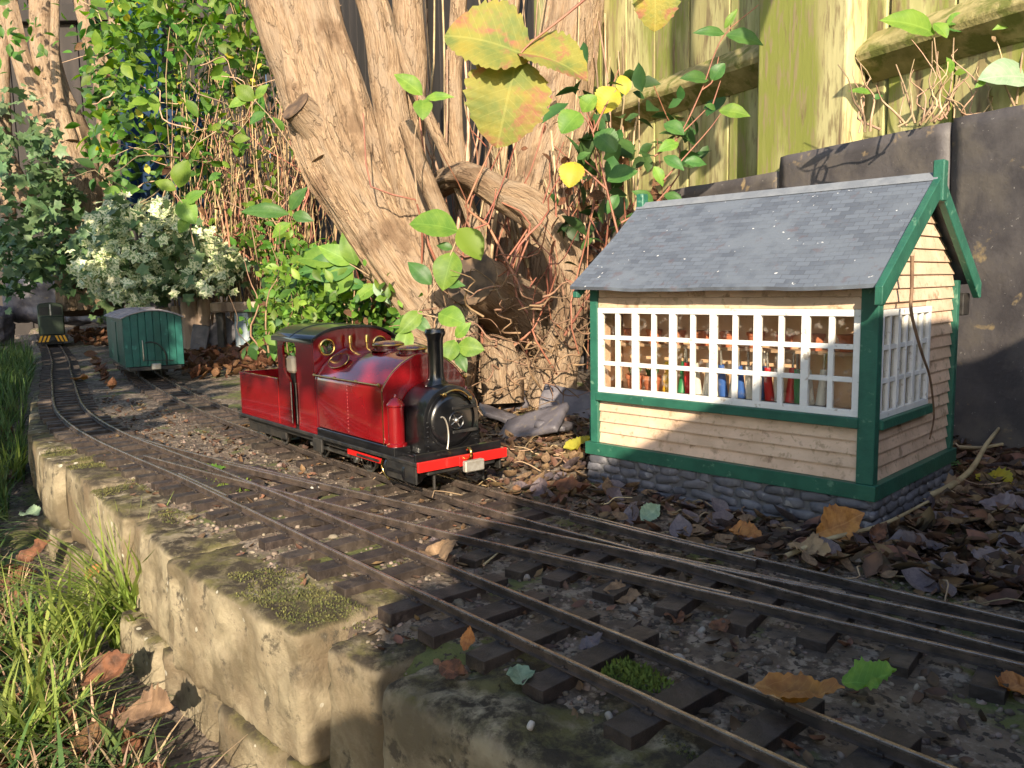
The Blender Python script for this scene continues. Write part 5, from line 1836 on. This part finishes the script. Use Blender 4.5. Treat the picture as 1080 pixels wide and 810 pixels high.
sprig('climber_sprig', 'honeysuckle climber with paired leaves in front of the fence rail', 'climber', 118,
      [[(690, 165), (715, 145), (740, 95), (762, 40), (800, 5)], [(740, 95), (752, 85), (758, 60)], [(750, 115), (760, 85)], [(715, 145), (735, 125), (748, 112)], [(700, 190), (745, 140), (760, 120)]],
      [(765, 35, 732, 32, 'lance', D, 1), (766, 36, 806, 44, 'ovate', D, 1), (764, 30, 778, 8, 'lance', H, 1), (750, 85, 764, 66, 'wide', D, 1), (748, 84, 718, 80, 'ovate', D, 1), (758, 116, 792, 120, 'ovate', H, 1),
       (755, 115, 744, 110, 'ovate', D, 1), (700, 130, 722, 140, 'wide', D, 1), (716, 150, 694, 158, 'ovate', H, 1), (700, 165, 722, 178, 'ovate', D, 1), (722, 170, 746, 172, 'ovate', D, 0), (690, 175, 700, 196, 'ovate', H, 0)], 'red_twig', .14)
sprig('climber_sprig', 'large bright leaves growing over the slate wall at the upper right', 'climber', 100,
      [[(970, 132), (992, 100), (988, 65), (985, 38)], [(985, 130), (1002, 95), (1006, 40)], [(965, 130), (955, 95), (945, 68)], [(992, 125), (1012, 85), (1006, 70)]],
      [(988, 34, 932, 16, 'ovate', H, 1), (985, 24, 1000, 38, 'wide', H, 1), (998, 26, 1020, 14, 'wide', H, 1), (1000, 30, 1020, 32, 'ovate', D, 1), (1004, 78, 1000, 60, 'ovate', H, 1), (1006, 78, 1022, 74, 'ovate', 'leaf_bright', 1),
       (920, 98, 895, 94, 'lance', H, 0), (920, 104, 932, 100, 'ovate', D, 0)], 'pale_twig', .16)
sprig('climber_sprig', 'broad pale green leaf at the right edge above the slate wall', 'climber', 96,
      [[(1070, 112), (1060, 90), (1052, 78)], [(1072, 110), (1078, 60), (1085, 20)]],
      [(1090, 82, 1036, 78, 'wide', 'leaf_pale', 1), (1040, 85, 1028, 92, 'ovate', H, 0), (1085, 18, 1050, 28, 'lance', H, 1), (1046, 38, 1050, 44, 'wide', 'leaf_tan', 0)], 'pale_twig', .16)
ls = []
for k in range(26):
    x = U(905, 1078)
    y0 = 142 - (x - 870) * .16
    ls.append((wander(at(x, y0 + 4, d=99), at(x + U(-40, 30), y0 - U(25, 85), d=99 + U(-3, 3)), 5, .14), U(.08, .2), .05))
dry = stems('dry_stems', ls, 'pale_twig')
tag(dry, 'thin dry plant stems standing above the slate wall', 'dry stems', kind='stuff')


# ------------------------------------------------------------------ stones, logs and rocks
def rock(name, label, cat, px, py, d, size, mat, rot=(0, 0, 0), r=.5, amp=.6, seed=1, z=None, group=None, freq=.2):
    p = at(px, py, d=d)
    me = block_mesh(name, size, min(size) * r * .5, amp, seed, mat, res=max(.5, max(size) / 22), freq=freq)
    o = link(name, me, None, p, rot)
    return tag(o, label, cat, group)


yv = math.atan2(RIGHT.y, RIGHT.x)
rock('rock', 'big grey blue rock lying behind the diesel engine', 'rock', 54, 314, 392, (40, 16, 24), 'slate', (.1, .05, yv), .7, 1.6, 3, freq=.1)
rock('rock', 'dark flat slab of rock to the right of the diesel engine', 'rock', 100, 318, 370, (22, 6, 20), 'slate', (-.2, .1, yv), .4, .8, 4)
rock('rock', 'round shaded boulder at the left edge behind the grass', 'rock', -6, 345, 380, (14, 12, 20), 'slate', (0, .1, yv), .8, 1.2, 5)
o = at(196, 372, d=268)
lg = thing('log_edging', 'short upright log stakes behind the goods van', 'log edging', o, yv)
for k, (x, w_, h) in enumerate(((-6.5, 3.2, 15), (-2.8, 2.6, 15.5), (2.2, 5.0, 18), (6.6, 3.2, 17.5))):
    P = [(x, 0, -3), (x + .2, 0, h * .5), (x + .1, .2, h)]
    MB().tube(catmull(P, 1.2), w_ / 2 * 1.15, n=20, rough=.1, seed=k * 3.3).build('log', 'log_wood', lg, smooth=50)
rock('slate_piece', 'small dark slate leaning against the log stakes', 'slate', 211, 358, 262, (5.5, 1.4, 9.5), 'slate', (-.25, .12, yv), .5, .3, 8)
rock('slate_piece', 'pointed grey slate propped beside the painted bench leg', 'slate', 235, 352, 268, (9, 1.3, 10.5), 'slate', (-.3, .75, yv), .4, .3, 9)
o = at(252, 372, d=262)
bn = thing('bench', 'little wooden bench with flaking blue white leg behind the van', 'bench', o, yv)
MB().box((-7.5, -3, 13.2), (9, 3, 16.4)).build('seat', 'log_wood', bn, bevel=.5)
MB().box((-.3, -1.8, -2), (4.3, 1.8, 13.15)).build('leg', 'weathered_paint', bn, bevel=.3)
MB().box((-6.6, -.5, -2), (-4.2, 1.8, 13.15)).build('leg', 'black_satin', bn, bevel=.3)
for k, (px, py, L, W, rr, lab) in enumerate(((560, 452, 11, 6, (.5, -.3, .2), 'slate slab tipped beside the locomotive coupling'), (598, 432, 9, 7, (.9, .2, .6), 'slate slab leaning by the corner of the signal box'),
                                            (528, 442, 7, 4, (.3, .4, 1.2), 'thin slate behind the smokebox'), (604, 392, 9, 6, (.2, .3, .5), 'rough grey stone below the tree root beside the signal box'),
                                            (585, 452, 6, 4.5, (.15, .1, 2.1), 'flat slate in front of the signal box step'), (545, 425, 8, 5, (.35, -.2, 1.6), 'grey slate lying under the bramble stems'))):
    p = at(px, py, z=float(-.4))
    o = link('slate_piece', block_mesh('slate_piece', (L, W, 1.0 if k != 3 else 4.5), .3, .25, 40 + k, 'slate' if k != 3 else 'pebble', res=.6, freq=.3), None, p + np.array((0, 0, .5)), rr)
    tag(o, lab, 'slate' if k != 3 else 'stone')

# ------------------------------------------------------------------ fallen leaves and small things told apart in the photograph
def ground_pt(px, py):
    z = -1.3
    for _ in range(4):
        p = at(px, py, z=z)
        z = float(gh(p[0], p[1]))
        if p[1] < kerb_t(p[0]) + 9 and p[1] > kerb_t(p[0]) and p[0] > -122:
            z = -1.2
    return at(px, py, z=z)


def fallen(px, py, Lpx, kind, mat, label, ang=0.0, tilt=(0, 0), lift=.12, cat='leaf', low=False):
    p = at(px, py, z=-13.2) if low else ground_pt(px, py)
    dist = float(np.dot(p - np.array((0, 0, CAM_H)), np.array(FWD)))
    L = Lpx * dist / 851.0
    par = dict(w=.58 if kind == 'ovate' else .74, n=28, jag=.03 if kind != 'lobed' else .055, curl=-.5, fold=.25, belly=.45)
    me = hero_leaf('fallen_leaf', mat=mat, **par)
    co = np.zeros(len(me.vertices) * 3, np.float32)
    me.vertices.foreach_get('co', co)
    co = co.reshape(-1, 3)
    co[:, 2] += .0010 * fbm(co * 420 + px * .37, 3)
    co[:, 1] += .0006 * vnoise(co * 500 + py * .31)
    me.vertices.foreach_set('co', co.ravel())
    o = link('fallen_leaf', me, None, p + np.array((-L * .5 * math.cos(ang), -L * .5 * math.sin(ang), lift + L * .05)), (tilt[0], tilt[1], ang), L)
    return tag(o, label, cat)


FL = [(842, 770, 92, 'ovate', 'leaf_orange', 'big curled orange leaf lying against the near rail at the bottom', .25, (.16, -.06), 1.25),
      (918, 738, 56, 'lobed', 'leaf_hero', 'fresh green leaf lying between the two nearest tracks', .5, (.3, -.25), .5),
      (550, 720, 48, 'ovate', 'leaf_pale', 'pale blue green leaf beside the near rail', -.6, (.1, .1), .15),
      (497, 690, 26, 'ovate', 'leaf_orange', 'small upright orange leaf beside a sleeper end', 1.9, (.2, -.9), .4),
      (480, 715, 40, 'ovate', 'leaf_brown', 'curled dark brown leaf on the mossy kerb stone', .2, (.5, .1), .3),
      (465, 595, 55, 'lobed', 'leaf_tan', 'ragged tan leaf between the nearest rails', -.4, (.3, .1), .4),
      (465, 577, 26, 'wide', 'leaf_purple', 'grey purple leaf between the rails', .9, (.2, .1), .3),
      (625, 690, 30, 'ovate', 'leaf_purple', 'blue grey leaf lying inside the near track', 1.1, (.2, -.3), .3),
      (885, 575, 52, 'lobed', 'leaf_orange', 'rust orange leaf leaning on the signal box corner', .9, (.9, -.3), .8),
      (855, 591, 50, 'lobed', 'leaf_tan', 'yellow tan leaf beside the far rail', -.2, (.3, 0), .4),
      (925, 578, 30, 'ovate', 'leaf_brown', 'curled red brown leaf right of the signal box corner', 1.5, (.7, -.5), .6),
      (965, 585, 60, 'wide', 'leaf_purple', 'broad wet grey leaf right of the signal box', .4, (.15, .1), .4),
      (990, 615, 66, 'wide', 'leaf_purple', 'largest pale grey leaf lying flat near the right edge', -.3, (.08, .05), .3),
      (1048, 600, 52, 'wide', 'leaf_purple', 'dark grey leaf at the right edge below the twigs', .7, (.2, .1), .4),
      (1060, 545, 52, 'ovate', 'leaf_purple', 'folded purple leaf by the slate wall foot', .1, (.4, .1), .7),
      (1010, 500, 40, 'ovate', 'leaf_hero_dark', 'mossy green leaf at the back corner of the signal box', .3, (.3, .2), .5),
      (1050, 515, 44, 'lobed', 'leaf_yellow', 'yellow green leaf under the twig beside the slate wall', -.4, (.3, .1), .5),
      (1000, 525, 46, 'lobed', 'leaf_tan', 'crumpled tan leaf under the long curved twig', .5, (.5, .2), .7),
      (1070, 735, 50, 'ovate', 'leaf_orange', 'orange leaf cut off by the right edge between the tracks', .9, (.3, .2), .6),
      (687, 553, 26, 'lobed', 'leaf_pale', 'little pale leaf in front of the stone base', 1.2, (.6, -.4), .4),
      (786, 570, 38, 'lobed', 'leaf_orange', 'golden leaf beside the far rail below the stone base', .1, (.3, .1), .4),
      (760, 668, 30, 'lobed', 'leaf_brown', 'thin rust red leaf between sleepers of the middle track', -.6, (.2, .1), .3),
      (712, 655, 34, 'ovate', 'leaf_brown', 'small rust leaf beside the sleeper ends', -.5, (.2, .2), .3),
      (655, 632, 40, 'lobed', 'leaf_tan', 'crumpled pale tan leaf between the two nearest tracks', .8, (.4, .3), .4),
      (600, 522, 50, 'ovate', 'leaf_brown', 'long red brown bark strip before the signal box step', .4, (.1, .05), .3),
      (612, 480, 34, 'ovate', 'leaf_yellow', 'bright yellow leaf at the foot of the green handrail post', .6, (.3, -.3), .4),
      (85, 405, 26, 'ovate', 'leaf_orange', 'lone orange leaf beside the curve of the main track', .3, (.2, 0), .3),
      (225, 500, 30, 'ovate', 'leaf_green', 'tiny green weed between the turnout rails', .6, (.2, 0), .2)]
for q in FL:
    fallen(*q)
for q in ((45, 605, 43, 'ovate', 'leaf_brown', 'dark brown leaf standing in the grass near the kerb', .9, (.5, -.4), 1.2), (120, 740, 58, 'lobed', 'leaf_brown', 'large curled dark brown leaf at the foot of the kerb', 1.2, (.4, -.3), 1.4),
          (70, 770, 43, 'ovate', 'leaf_brown', 'flat brown leaf at the bottom of the grass', .2, (.2, .2), 1.2), (160, 790, 74, 'lobed', 'leaf_tan', 'pale crumpled leaf at the bottom edge below the kerb', .6, (.3, -.2), 1.6),
          (35, 555, 28, 'wide', 'leaf_pale', 'pale grey green leaf lying in the grass at the left', .3, (.2, .1), 1.6), (45, 690, 37, 'ovate', 'leaf_brown', 'reddish leaf half hidden in the grass', 2.2, (.3, .3), 1.4),
          (15, 490, 31, 'ovate', 'leaf_brown', 'brown leaf among the grass at the left edge', .8, (.3, .3), 1.5), (105, 640, 24, 'ovate', 'leaf_orange', 'small rust leaf caught in the bright grass tuft', 1.6, (.5, -.6), 3.0),
          (140, 810, 37, 'ovate', 'leaf_brown', 'brown leaf in the dark corner under the pale crumpled leaf', 2.8, (.2, .1), 1.2)):
    fallen(*q, low=True)


def lying_twig(label, pts, r, mat='pale_twig', name='twig'):
    P = []
    for (px, py, h) in pts:
        p = ground_pt(px, py)
        P.append(p + np.array((0, 0, h)))
    P = catmull(P, .5)
    o = P[0].copy()
    ob = MB().tube(P - o, np.linspace(r, r * .55, len(P)), n=8, rough=.15, seed=3.0).build(name, mat, smooth=70, loc=o)
    return tag(ob, label, 'twig')


lying_twig('long straight pale twig lying from the rail past the signal box corner', [(828, 592, .4), (870, 583, 1.0), (930, 568, 1.2), (978, 545, 1.4)], .22)
lying_twig('thick curved twig rising from the signal box side toward the wall', [(950, 528, .6), (985, 530, .9), (1020, 515, 1.6), (1040, 490, 2.4), (1055, 476, 3.2)], .34)
lying_twig('twig lying along the foot of the slate wall at the right edge', [(1010, 482, 1.2), (1040, 484, 1.4), (1085, 478, 1.8)], .26)
lying_twig('short twig at the right edge of the leaf litter', [(1062, 585, .6), (1080, 570, 1.2), (1095, 560, 1.5)], .2)
lying_twig('bent straw stem between the nearest rails', [(510, 600, .3), (525, 590, .5), (536, 582, .6)], .1)
# a dry tendril hanging over the gable window
P = catmull([(-23.9, 70.5, 21.8), (-24.0, 71.0, 19.0), (-23.9, 70.8, 17.2), (-23.7, 72.8, 14.0), (-23.8, 75.6, 11.5), (-24.0, 77.5, 9.0), (-24.2, 78.6, 7.2), (-24.6, 79.0, 5.2)], .5)
ob = MB().tube(P - P[0], np.linspace(.16, .07, len(P)), n=7).build('tendril', 'twig', smooth=70, loc=P[0])
tag(ob, 'dry brown tendril hanging across the gable window of the signal box', 'tendril')
for k, (px, py, L, lab) in enumerate(((668, 646, 9, 'round lilac pebble between the two nearest tracks'), (690, 745, 13, 'cream pebble inside the near track'), (715, 700, 15, 'pale yellow stone beside the near rail'), (888, 592, 12, 'white quartz pebble by the far rail'),
                                      (333, 520, 14, 'grey white pebble between the turnout rails'), (555, 612, 9, 'little white pebble between the rails'), (740, 668, 9, 'white chip beside the middle track'), (560, 768, 10, 'grey pebble at a sleeper end'),
                                      (1062, 705, 18, 'tall pale stone at the right edge between the tracks'), (642, 758, 10, 'bluish pebble beside the nearest rail'))):
    p = ground_pt(px, py)
    dist = float(np.dot(p - np.array((0, 0, CAM_H)), np.array(FWD)))
    L *= dist / 851
    o = link('pebble', block_mesh('pebble', (L, L * .8, L * .7), L * .32, L * .05, 70 + k, 'pebble', res=L / 6, freq=1.5), None, p + np.array((0, 0, L * .3)), (.2 * k, .1 * k, .7 * k))
    tag(o, lab, 'pebble')


# ------------------------------------------------------------------ litter, gravel, moss and grass that nobody could count
def scatter(n, s0, s1, t0, t1, keep=None):
    out = []
    while len(out) < n:
        s_, t_ = U(s0, s1, n), U(t0, t1, n)
        k = (t_ > kerb_t(s_) + 1) & (t_ < 150)
        k &= ~((s_ > -57) & (s_ < -24) & (t_ > 66.8) & (t_ < 88.5))
        k &= ~((s_ < -185) & ((abs(t_ - np.interp(s_, PA[:, 0], PA[:, 1])) < 9) | (abs(t_ - np.interp(s_, PC[:, 0], PC[:, 1])) < 9)))
        k &= (t_ > -s_ * .2) & (t_ * .2 > s_ + t_ * .38)
        if keep is not None:
            k &= keep(s_, t_)
        out += list(zip(s_[k], t_[k]))
    q = np.array(out[:n])
    z = gh(q[:, 0], q[:, 1])
    return np.column_stack([q, z])


def stone_cloud(name, label, pos, size, mat):
    ph = (1 + 5 ** .5) / 2
    ico = np.array([(-1, ph, 0), (1, ph, 0), (-1, -ph, 0), (1, -ph, 0), (0, -1, ph), (0, 1, ph), (0, -1, -ph), (0, 1, -ph), (ph, 0, -1), (ph, 0, 1), (-ph, 0, -1), (-ph, 0, 1)]) / 1.9
    fc = np.array([(0, 11, 5), (0, 5, 1), (0, 1, 7), (0, 7, 10), (0, 10, 11), (1, 5, 9), (5, 11, 4), (11, 10, 2), (10, 7, 6), (7, 1, 8), (3, 9, 4), (3, 4, 2), (3, 2, 6), (3, 6, 8), (3, 8, 9), (4, 9, 5), (2, 4, 11), (6, 2, 10), (8, 6, 7), (9, 8, 1)])
    n = len(pos)
    A = RNG.normal(size=(n, 3, 3))
    Q = np.linalg.qr(A)[0]
    sc_ = RNG.uniform(.45, 1.0, (n, 3)) * np.asarray(size)[:, None]
    loc = ico[None] * RNG.uniform(.75, 1.2, (n, 12, 1)) * sc_[:, None, :]
    V = np.einsum('nij,nkj->nki', Q, loc)
    V[:, :, 2] *= .75
    V = V + pos[:, None, :]
    Fa = (np.arange(n)[:, None, None] * 12 + fc[None]).reshape(-1, 3)
    o = link(name, np_mesh(name, V.reshape(-1, 3), Fa, mat))
    return tag(o, label, kind='stuff')


on_track = lambda s_, t_: t_ < 60
P = scatter(6500, -150, -6, 26, 66, lambda s_, t_: RNG.uniform(size=len(s_)) < np.clip(1.2 - (-s_ - 10) / 160, .15, 1))
stone_cloud('gravel', 'fine gravel and grit scattered over the trackbed', P + np.array((0, 0, .02)), U(.10, .34, 6500) * np.where(U(0, 1, 6500) > .95, 1.9, 1), 'gravel')
FLAT = leaf_tpl(.55, 4, .3, -.8)


def flat_cloud(name, label, pos, size, tpl, mat, up=2.2):
    n = len(pos)
    N = RNG.normal(size=(n, 3))
    N[:, 2] = abs(N[:, 2]) + up
    N /= np.linalg.norm(N, axis=1)[:, None]
    X = RNG.normal(size=(n, 3))
    X -= N * (X * N).sum(1)[:, None]
    X /= np.linalg.norm(X, axis=1)[:, None]
    Yv = np.cross(N, X)
    tv, tf = tpl
    sz = np.asarray(size)[:, None, None]
    V = pos[:, None, :] + sz * ((tv[None, :, 0:1] - .5) * X[:, None] + tv[None, :, 1:2] * Yv[:, None] + tv[None, :, 2:3] * N[:, None])
    Fa = (np.arange(n)[:, None, None] * len(tv) + tf[None]).reshape(-1, tf.shape[1])
    o = link(name, np_mesh(name, V.reshape(-1, 3), Fa, mat, True))
    return tag(o, label, kind='stuff')


L1 = scatter(4200, -120, -10, 55, 112, lambda s_, t_: (t_ > 55.5) & ((t_ > 88) | (s_ < -24)))
flat_cloud('leaf_litter', 'brown leaf litter and bark chips around the signal box and tree', L1 + np.array((0, 0, .25)), U(.5, 2.0, 4200), FLAT, 'litter', 1.4)
L1b = scatter(500, -120, -8, 55, 112, lambda s_, t_: (t_ > 56) & ((t_ > 88) | (s_ < -24) | (s_ > -25)))
flat_cloud('leaf_litter', 'pale tan dead leaves mixed into the litter', L1b + np.array((0, 0, .45)), U(.7, 2.4, 500), leaf_tpl(.6, 5, .3, -.9), 'leaf_tan', 1.2)
L1c = scatter(220, -60, -6, 56, 112, lambda s_, t_: (t_ > 57) & ((t_ > 88) | (s_ < -24) | (s_ > -25)))
flat_cloud('leaf_litter', 'wet grey purple leaves lying in the litter', L1c + np.array((0, 0, .4)), U(1.2, 3.6, 220), leaf_tpl(.7, 5, .25, -.5), 'leaf_purple', 1.6)
L2 = scatter(1500, -34, -6, 58, 112, lambda s_, t_: (s_ > -25.5) | (t_ > 89))
flat_cloud('leaf_litter', 'curled dead leaves heaped at the right of the signal box', L2 + np.column_stack([np.zeros(1500), np.zeros(1500), U(.1, .8, 1500)]), U(.7, 2.7, 1500), leaf_tpl(.6, 4, .3, -.6), 'litter', 1.0)
L3 = scatter(1300, -200, -8, 27, 60)
flat_cloud('leaf_litter', 'small dead leaf fragments scattered between the rails', L3 + np.array((0, 0, .15)), U(.3, 1.25, 1300), FLAT, 'litter', 1.6)
L4 = scatter(1800, -420, -190, 60, 145)
flat_cloud('leaf_litter', 'rust brown fallen leaves under the rocks at the far end', L4 + np.column_stack([np.zeros(1800), np.zeros(1800), U(.2, 2, 1800)]), U(1.5, 4.5, 1800), leaf_tpl(.6, 4, .3, -.6), 'leaf_brown', .6)
ls = []
P = scatter(260, -110, -8, 56, 110, lambda s_, t_: (t_ > 56))
for p in P:
    a = U(0, 6.28)
    L = U(2, 9)
    q = p + np.array((math.cos(a) * L, math.sin(a) * L, U(-.1, .8)))
    ls.append((wander(p + np.array((0, 0, .3)), q + np.array((0, 0, .3)), 4, .1), U(.05, .14), .04))
tg = stems('twig_litter', ls, 'pale_twig')
tag(tg, 'thin dry stalks strewn on the ground by the signal box', kind='stuff')
# moss cushions
for k, (px, py, sz, lab) in enumerate(((240, 512, 4.2, 'green moss cushion between the turnout rails'), (660, 715, 2.6, 'bright moss patch inside the near track'))):
    p = ground_pt(px, py)
    n = 900
    a, r = U(0, 6.28, n), np.sqrt(U(0, 1, n)) * sz
    pos = np.column_stack([p[0] + r * np.cos(a), p[1] + r * np.sin(a) * .55, p[2] + .35 * (1 - (r / sz) ** 2)])
    o = leaf_cloud('moss', pos, U(.25, .6, n), LANCE, 'moss', bias=.3, droop=-.8)
    tag(o, lab, kind='stuff')


def blades(name, label, base, L, w, mat, lean=.5, curve=.6, kind='stuff', parent=None, origin=(0, 0, 0)):
    n = len(base)
    k = 5
    a = U(0, 6.28, n)
    dirv = np.column_stack([np.cos(a), np.sin(a), np.zeros(n)])
    side = np.column_stack([-np.sin(a), np.cos(a), np.zeros(n)])
    lean_ = U(.1, 1, n) * lean
    V = np.zeros((n, k * 2, 3))
    for j in range(k):
        u = j / (k - 1)
        h = L * (u - .35 * lean_ * curve * u * u)
        out = L * lean_ * u ** 1.8
        c = base + dirv * out[:, None] + np.array((0, 0, 1)) * h[:, None]
        ww = (w * (1 - u ** 2) + .01)[:, None]
        V[:, 2 * j] = c + side * ww
        V[:, 2 * j + 1] = c - side * ww
    f = np.array([(2 * j, 2 * j + 1, 2 * j + 3, 2 * j + 2) for j in range(k - 1)])
    Fa = (np.arange(n)[:, None, None] * (2 * k) + f[None]).reshape(-1, 4)
    o = link(name, np_mesh(name, (V - np.asarray(origin)).reshape(-1, 3), Fa, mat, True), parent)
    return tag(o, label, kind=kind)


def lawn_pts(n, s0, s1, width):
    s_ = U(s0, s1, n)
    t_ = kerb_t(s_) - U(0.2, 1, n) ** 1.0 * width + np.where(s_ < -150, 1.5, -.6)
    return np.column_stack([s_, t_, gh(s_, t_)])


gp = lawn_pts(6500, -330, -46, 26)
blades('grass', 'coarse green lawn grass below the stone kerb', gp, U(2.5, 8.0, 6500), U(.08, .24, 6500), 'grass', 1.7, 1.6)
gp = lawn_pts(1600, -330, -135, 14)
blades('grass', 'longer grass beside the far end of the kerb', gp, U(4, 9, 1600), U(.10, .2, 1600), 'grass', .7)
gp = lawn_pts(800, -110, -46, 22)
blades('grass', 'dry straw coloured stalks in the lawn', gp, U(2.5, 5.5, 800), U(.07, .15, 800), 'pale_twig', 1.3)
for (px, py, n, sz, L0, L1, lab) in ((140, 668, 150, 2.6, 9, 17, 'bright tuft of long grass against the kerb stones'), (12, 520, 60, 3, 6, 10, 'lit grass tuft at the left edge beside the kerb'),
                                     (60, 690, 90, 5, 6, 12, 'spreading sunlit grass clump in the lower left'), (25, 780, 80, 4, 5, 10, 'grass clump in the lower left corner')):
    p = at(px, py, z=-13.4)
    a, r = U(0, 6.28, n), np.sqrt(U(0, 1, n)) * sz
    base = np.column_stack([p[0] + r * np.cos(a), p[1] + r * np.sin(a) * .7, np.full(n, -14.0)])
    base[:, 2] = gh(base[:, 0], np.minimum(base[:, 1], kerb_t(base[:, 0]) - 1)) - .2
    t = thing('grass_tuft', lab, 'grass tuft', p)
    b = blades('blades', None, base, U(L0, L1, n), U(.12, .24, n), 'grass_bright', 1.2, 1.0, origin=p, parent=t)
L5 = lawn_pts(500, -200, -46, 24)
flat_cloud('leaf_litter', 'dead leaf scraps lying in the lawn', L5 + np.array((0, 0, 1.2)), U(1.5, 4.5, 500), leaf_tpl(.6, 4, .3, -.6), 'leaf_brown', .8)

# ------------------------------------------------------------------ beside the camera: unseen wall and shrub, added to throw shade into view
gw = thing('shadow_wall', 'low wall added out of view at the right to shade the rails', 'wall', (30, -30, -3))
y = -19.0  # block heights stepped to shape the edge of the added shadow
for k, (L, zt) in enumerate(((6.5, 36.5), (5, 43.5), (7, 47.5), (14, 51), (17, 50.8), (17, 50.5), (14, 49.5), (14, 47.5), (16, 45.2), (18, 44), (18, 43))):
    MB().box((0, y, 0), (20, y + L - .2, zt + 3 - 5)).build('block', 'kerb_stone', gw, bevel=.6)
    MB().box((-.6, y + .1, zt + 3 - 4.95), (20.6, y + L - .3, zt + 3)).build('coping', 'kerb_stone', gw, bevel=.8)
    y += L
o6 = np.array((-125.0, -62.0, -12.0))  # unseen shrub, put in and sized for the shade it throws
hd = thing('shrub', 'leafy shrub added out of view at the left to dapple the far track with shade', 'shrub', o6)
n = 7000
q = np.column_stack([U(-290, -42, n), -62 + RNG.normal(size=n) * 13, U(-10, 150, n)])
top = 124 + 20 * smooth01(-q[:, 0], 100, 140) + 16 * vnoise(np.column_stack([q[:, 0] / 16, np.zeros(n), np.zeros(n)])) - 60 * smooth01(q[:, 0], -75, -42)
hole = fbm(np.column_stack([q[:, 0] / 17, np.zeros(n), q[:, 2] / 15]), 2) < .38
q = q[(q[:, 2] < top) & hole]
leaf_cloud('foliage', q, U(6, 11, len(q)), OVATE, 'leaf_green', hd, o6)
ls = [(wander((x, -62 + U(-8, 8), -14), (x + U(-20, 20), -62 + U(-10, 10), 100), 6, .08), 1.6, .5) for x in np.linspace(-225, -60, 14)]
stems('stems', ls, 'twig', hd, o6, 8)
# moss standing on the kerb stones
n = 26000
s_ = U(-125, -13, n)
t_ = kerb_t(s_) + U(.5, 5.5, n)
k = fbm(np.column_stack([s_ / 5.5, t_ / 4.0, np.zeros(n)]), 3) > .22
s_, t_ = s_[k], t_[k]
dg = bpy.context.evaluated_depsgraph_get()
pos = []
for a, b_ in zip(s_, t_):
    ok, loc_, nor, *_ = scene.ray_cast(dg, Vector((a, b_, 3)) * S, Vector((0, 0, -1)))
    if ok and -3 < loc_.z / S < -.9 and nor.z > .6:
        pos.append((a, b_, loc_.z / S))
o = leaf_cloud('moss', np.array(pos), U(.10, .22, len(pos)), OVATE, 'moss_dull', bias=.2, droop=-.9)
tag(o, 'short olive moss growing on the tops of the kerb stones', kind='stuff')
# bare branch above the view that throws the dark diagonal shadows on the fence
def on_fence(px, py, k):
    r = RIGHT * ((px - 540) / 851.0) + UP * (-(py - 405) / 851.0) + FWD
    q = 99.0 / (WN[0] * r.x + WN[1] * r.y)
    return np.array((r.x * q, r.y * q, CAM_H + r.z * q)) - np.array((-1.0, 1.0, -.60)) * k


bo = on_fence(860, -70, 52)
br = thing('branch', 'bare branch hanging above the frame and shading the fence', 'branch', bo)
for pts, r0, r1 in (([(880, -100), (830, -28), (800, 14), (762, 58), (752, 110), (742, 150)], 2.6, 1.5), ([(735, -60), (722, 0), (720, 60), (736, 130), (752, 175)], 1.9, 1.3), ([(800, 14), (775, 90), (768, 130)], 1.1, .6)):
    P = catmull([on_fence(x, y, 52) for x, y in pts], 1.5) - bo
    MB().tube(P, np.linspace(r0, r1, len(P)), n=10, rough=.12).build('limb', 'bark', br, smooth=70)
print('branch px check', [tuple(np.round(on_fence(x, y, 52), 1)) for x, y in ((752, 175), (742, 150))])
# long limb and leaves added to that shrub to keep sun off the locomotive
P = catmull([(-62, -60, 40), (-40, -52, 62), (-8, -48, 73), (24, -48, 75), (48, -49, 73)], 2)
MB().tube(P - o6, np.linspace(1.4, .4, len(P)), n=8).build('shade_bough', 'twig', hd, smooth=70)
n = 330
q = np.column_stack([U(-6, 44, n), -48 + RNG.normal(size=n) * 3, U(70.8, 78.5, n)])
leaf_cloud('foliage', q, U(3.5, 5.5, n), OVATE, 'leaf_green', hd, o6)
print('objects', len(bpy.data.objects), 'tris', sum(len(o.data.loop_triangles) if not o.data.calc_loop_triangles() else 0 for o in bpy.data.objects if o.type == 'MESH'))
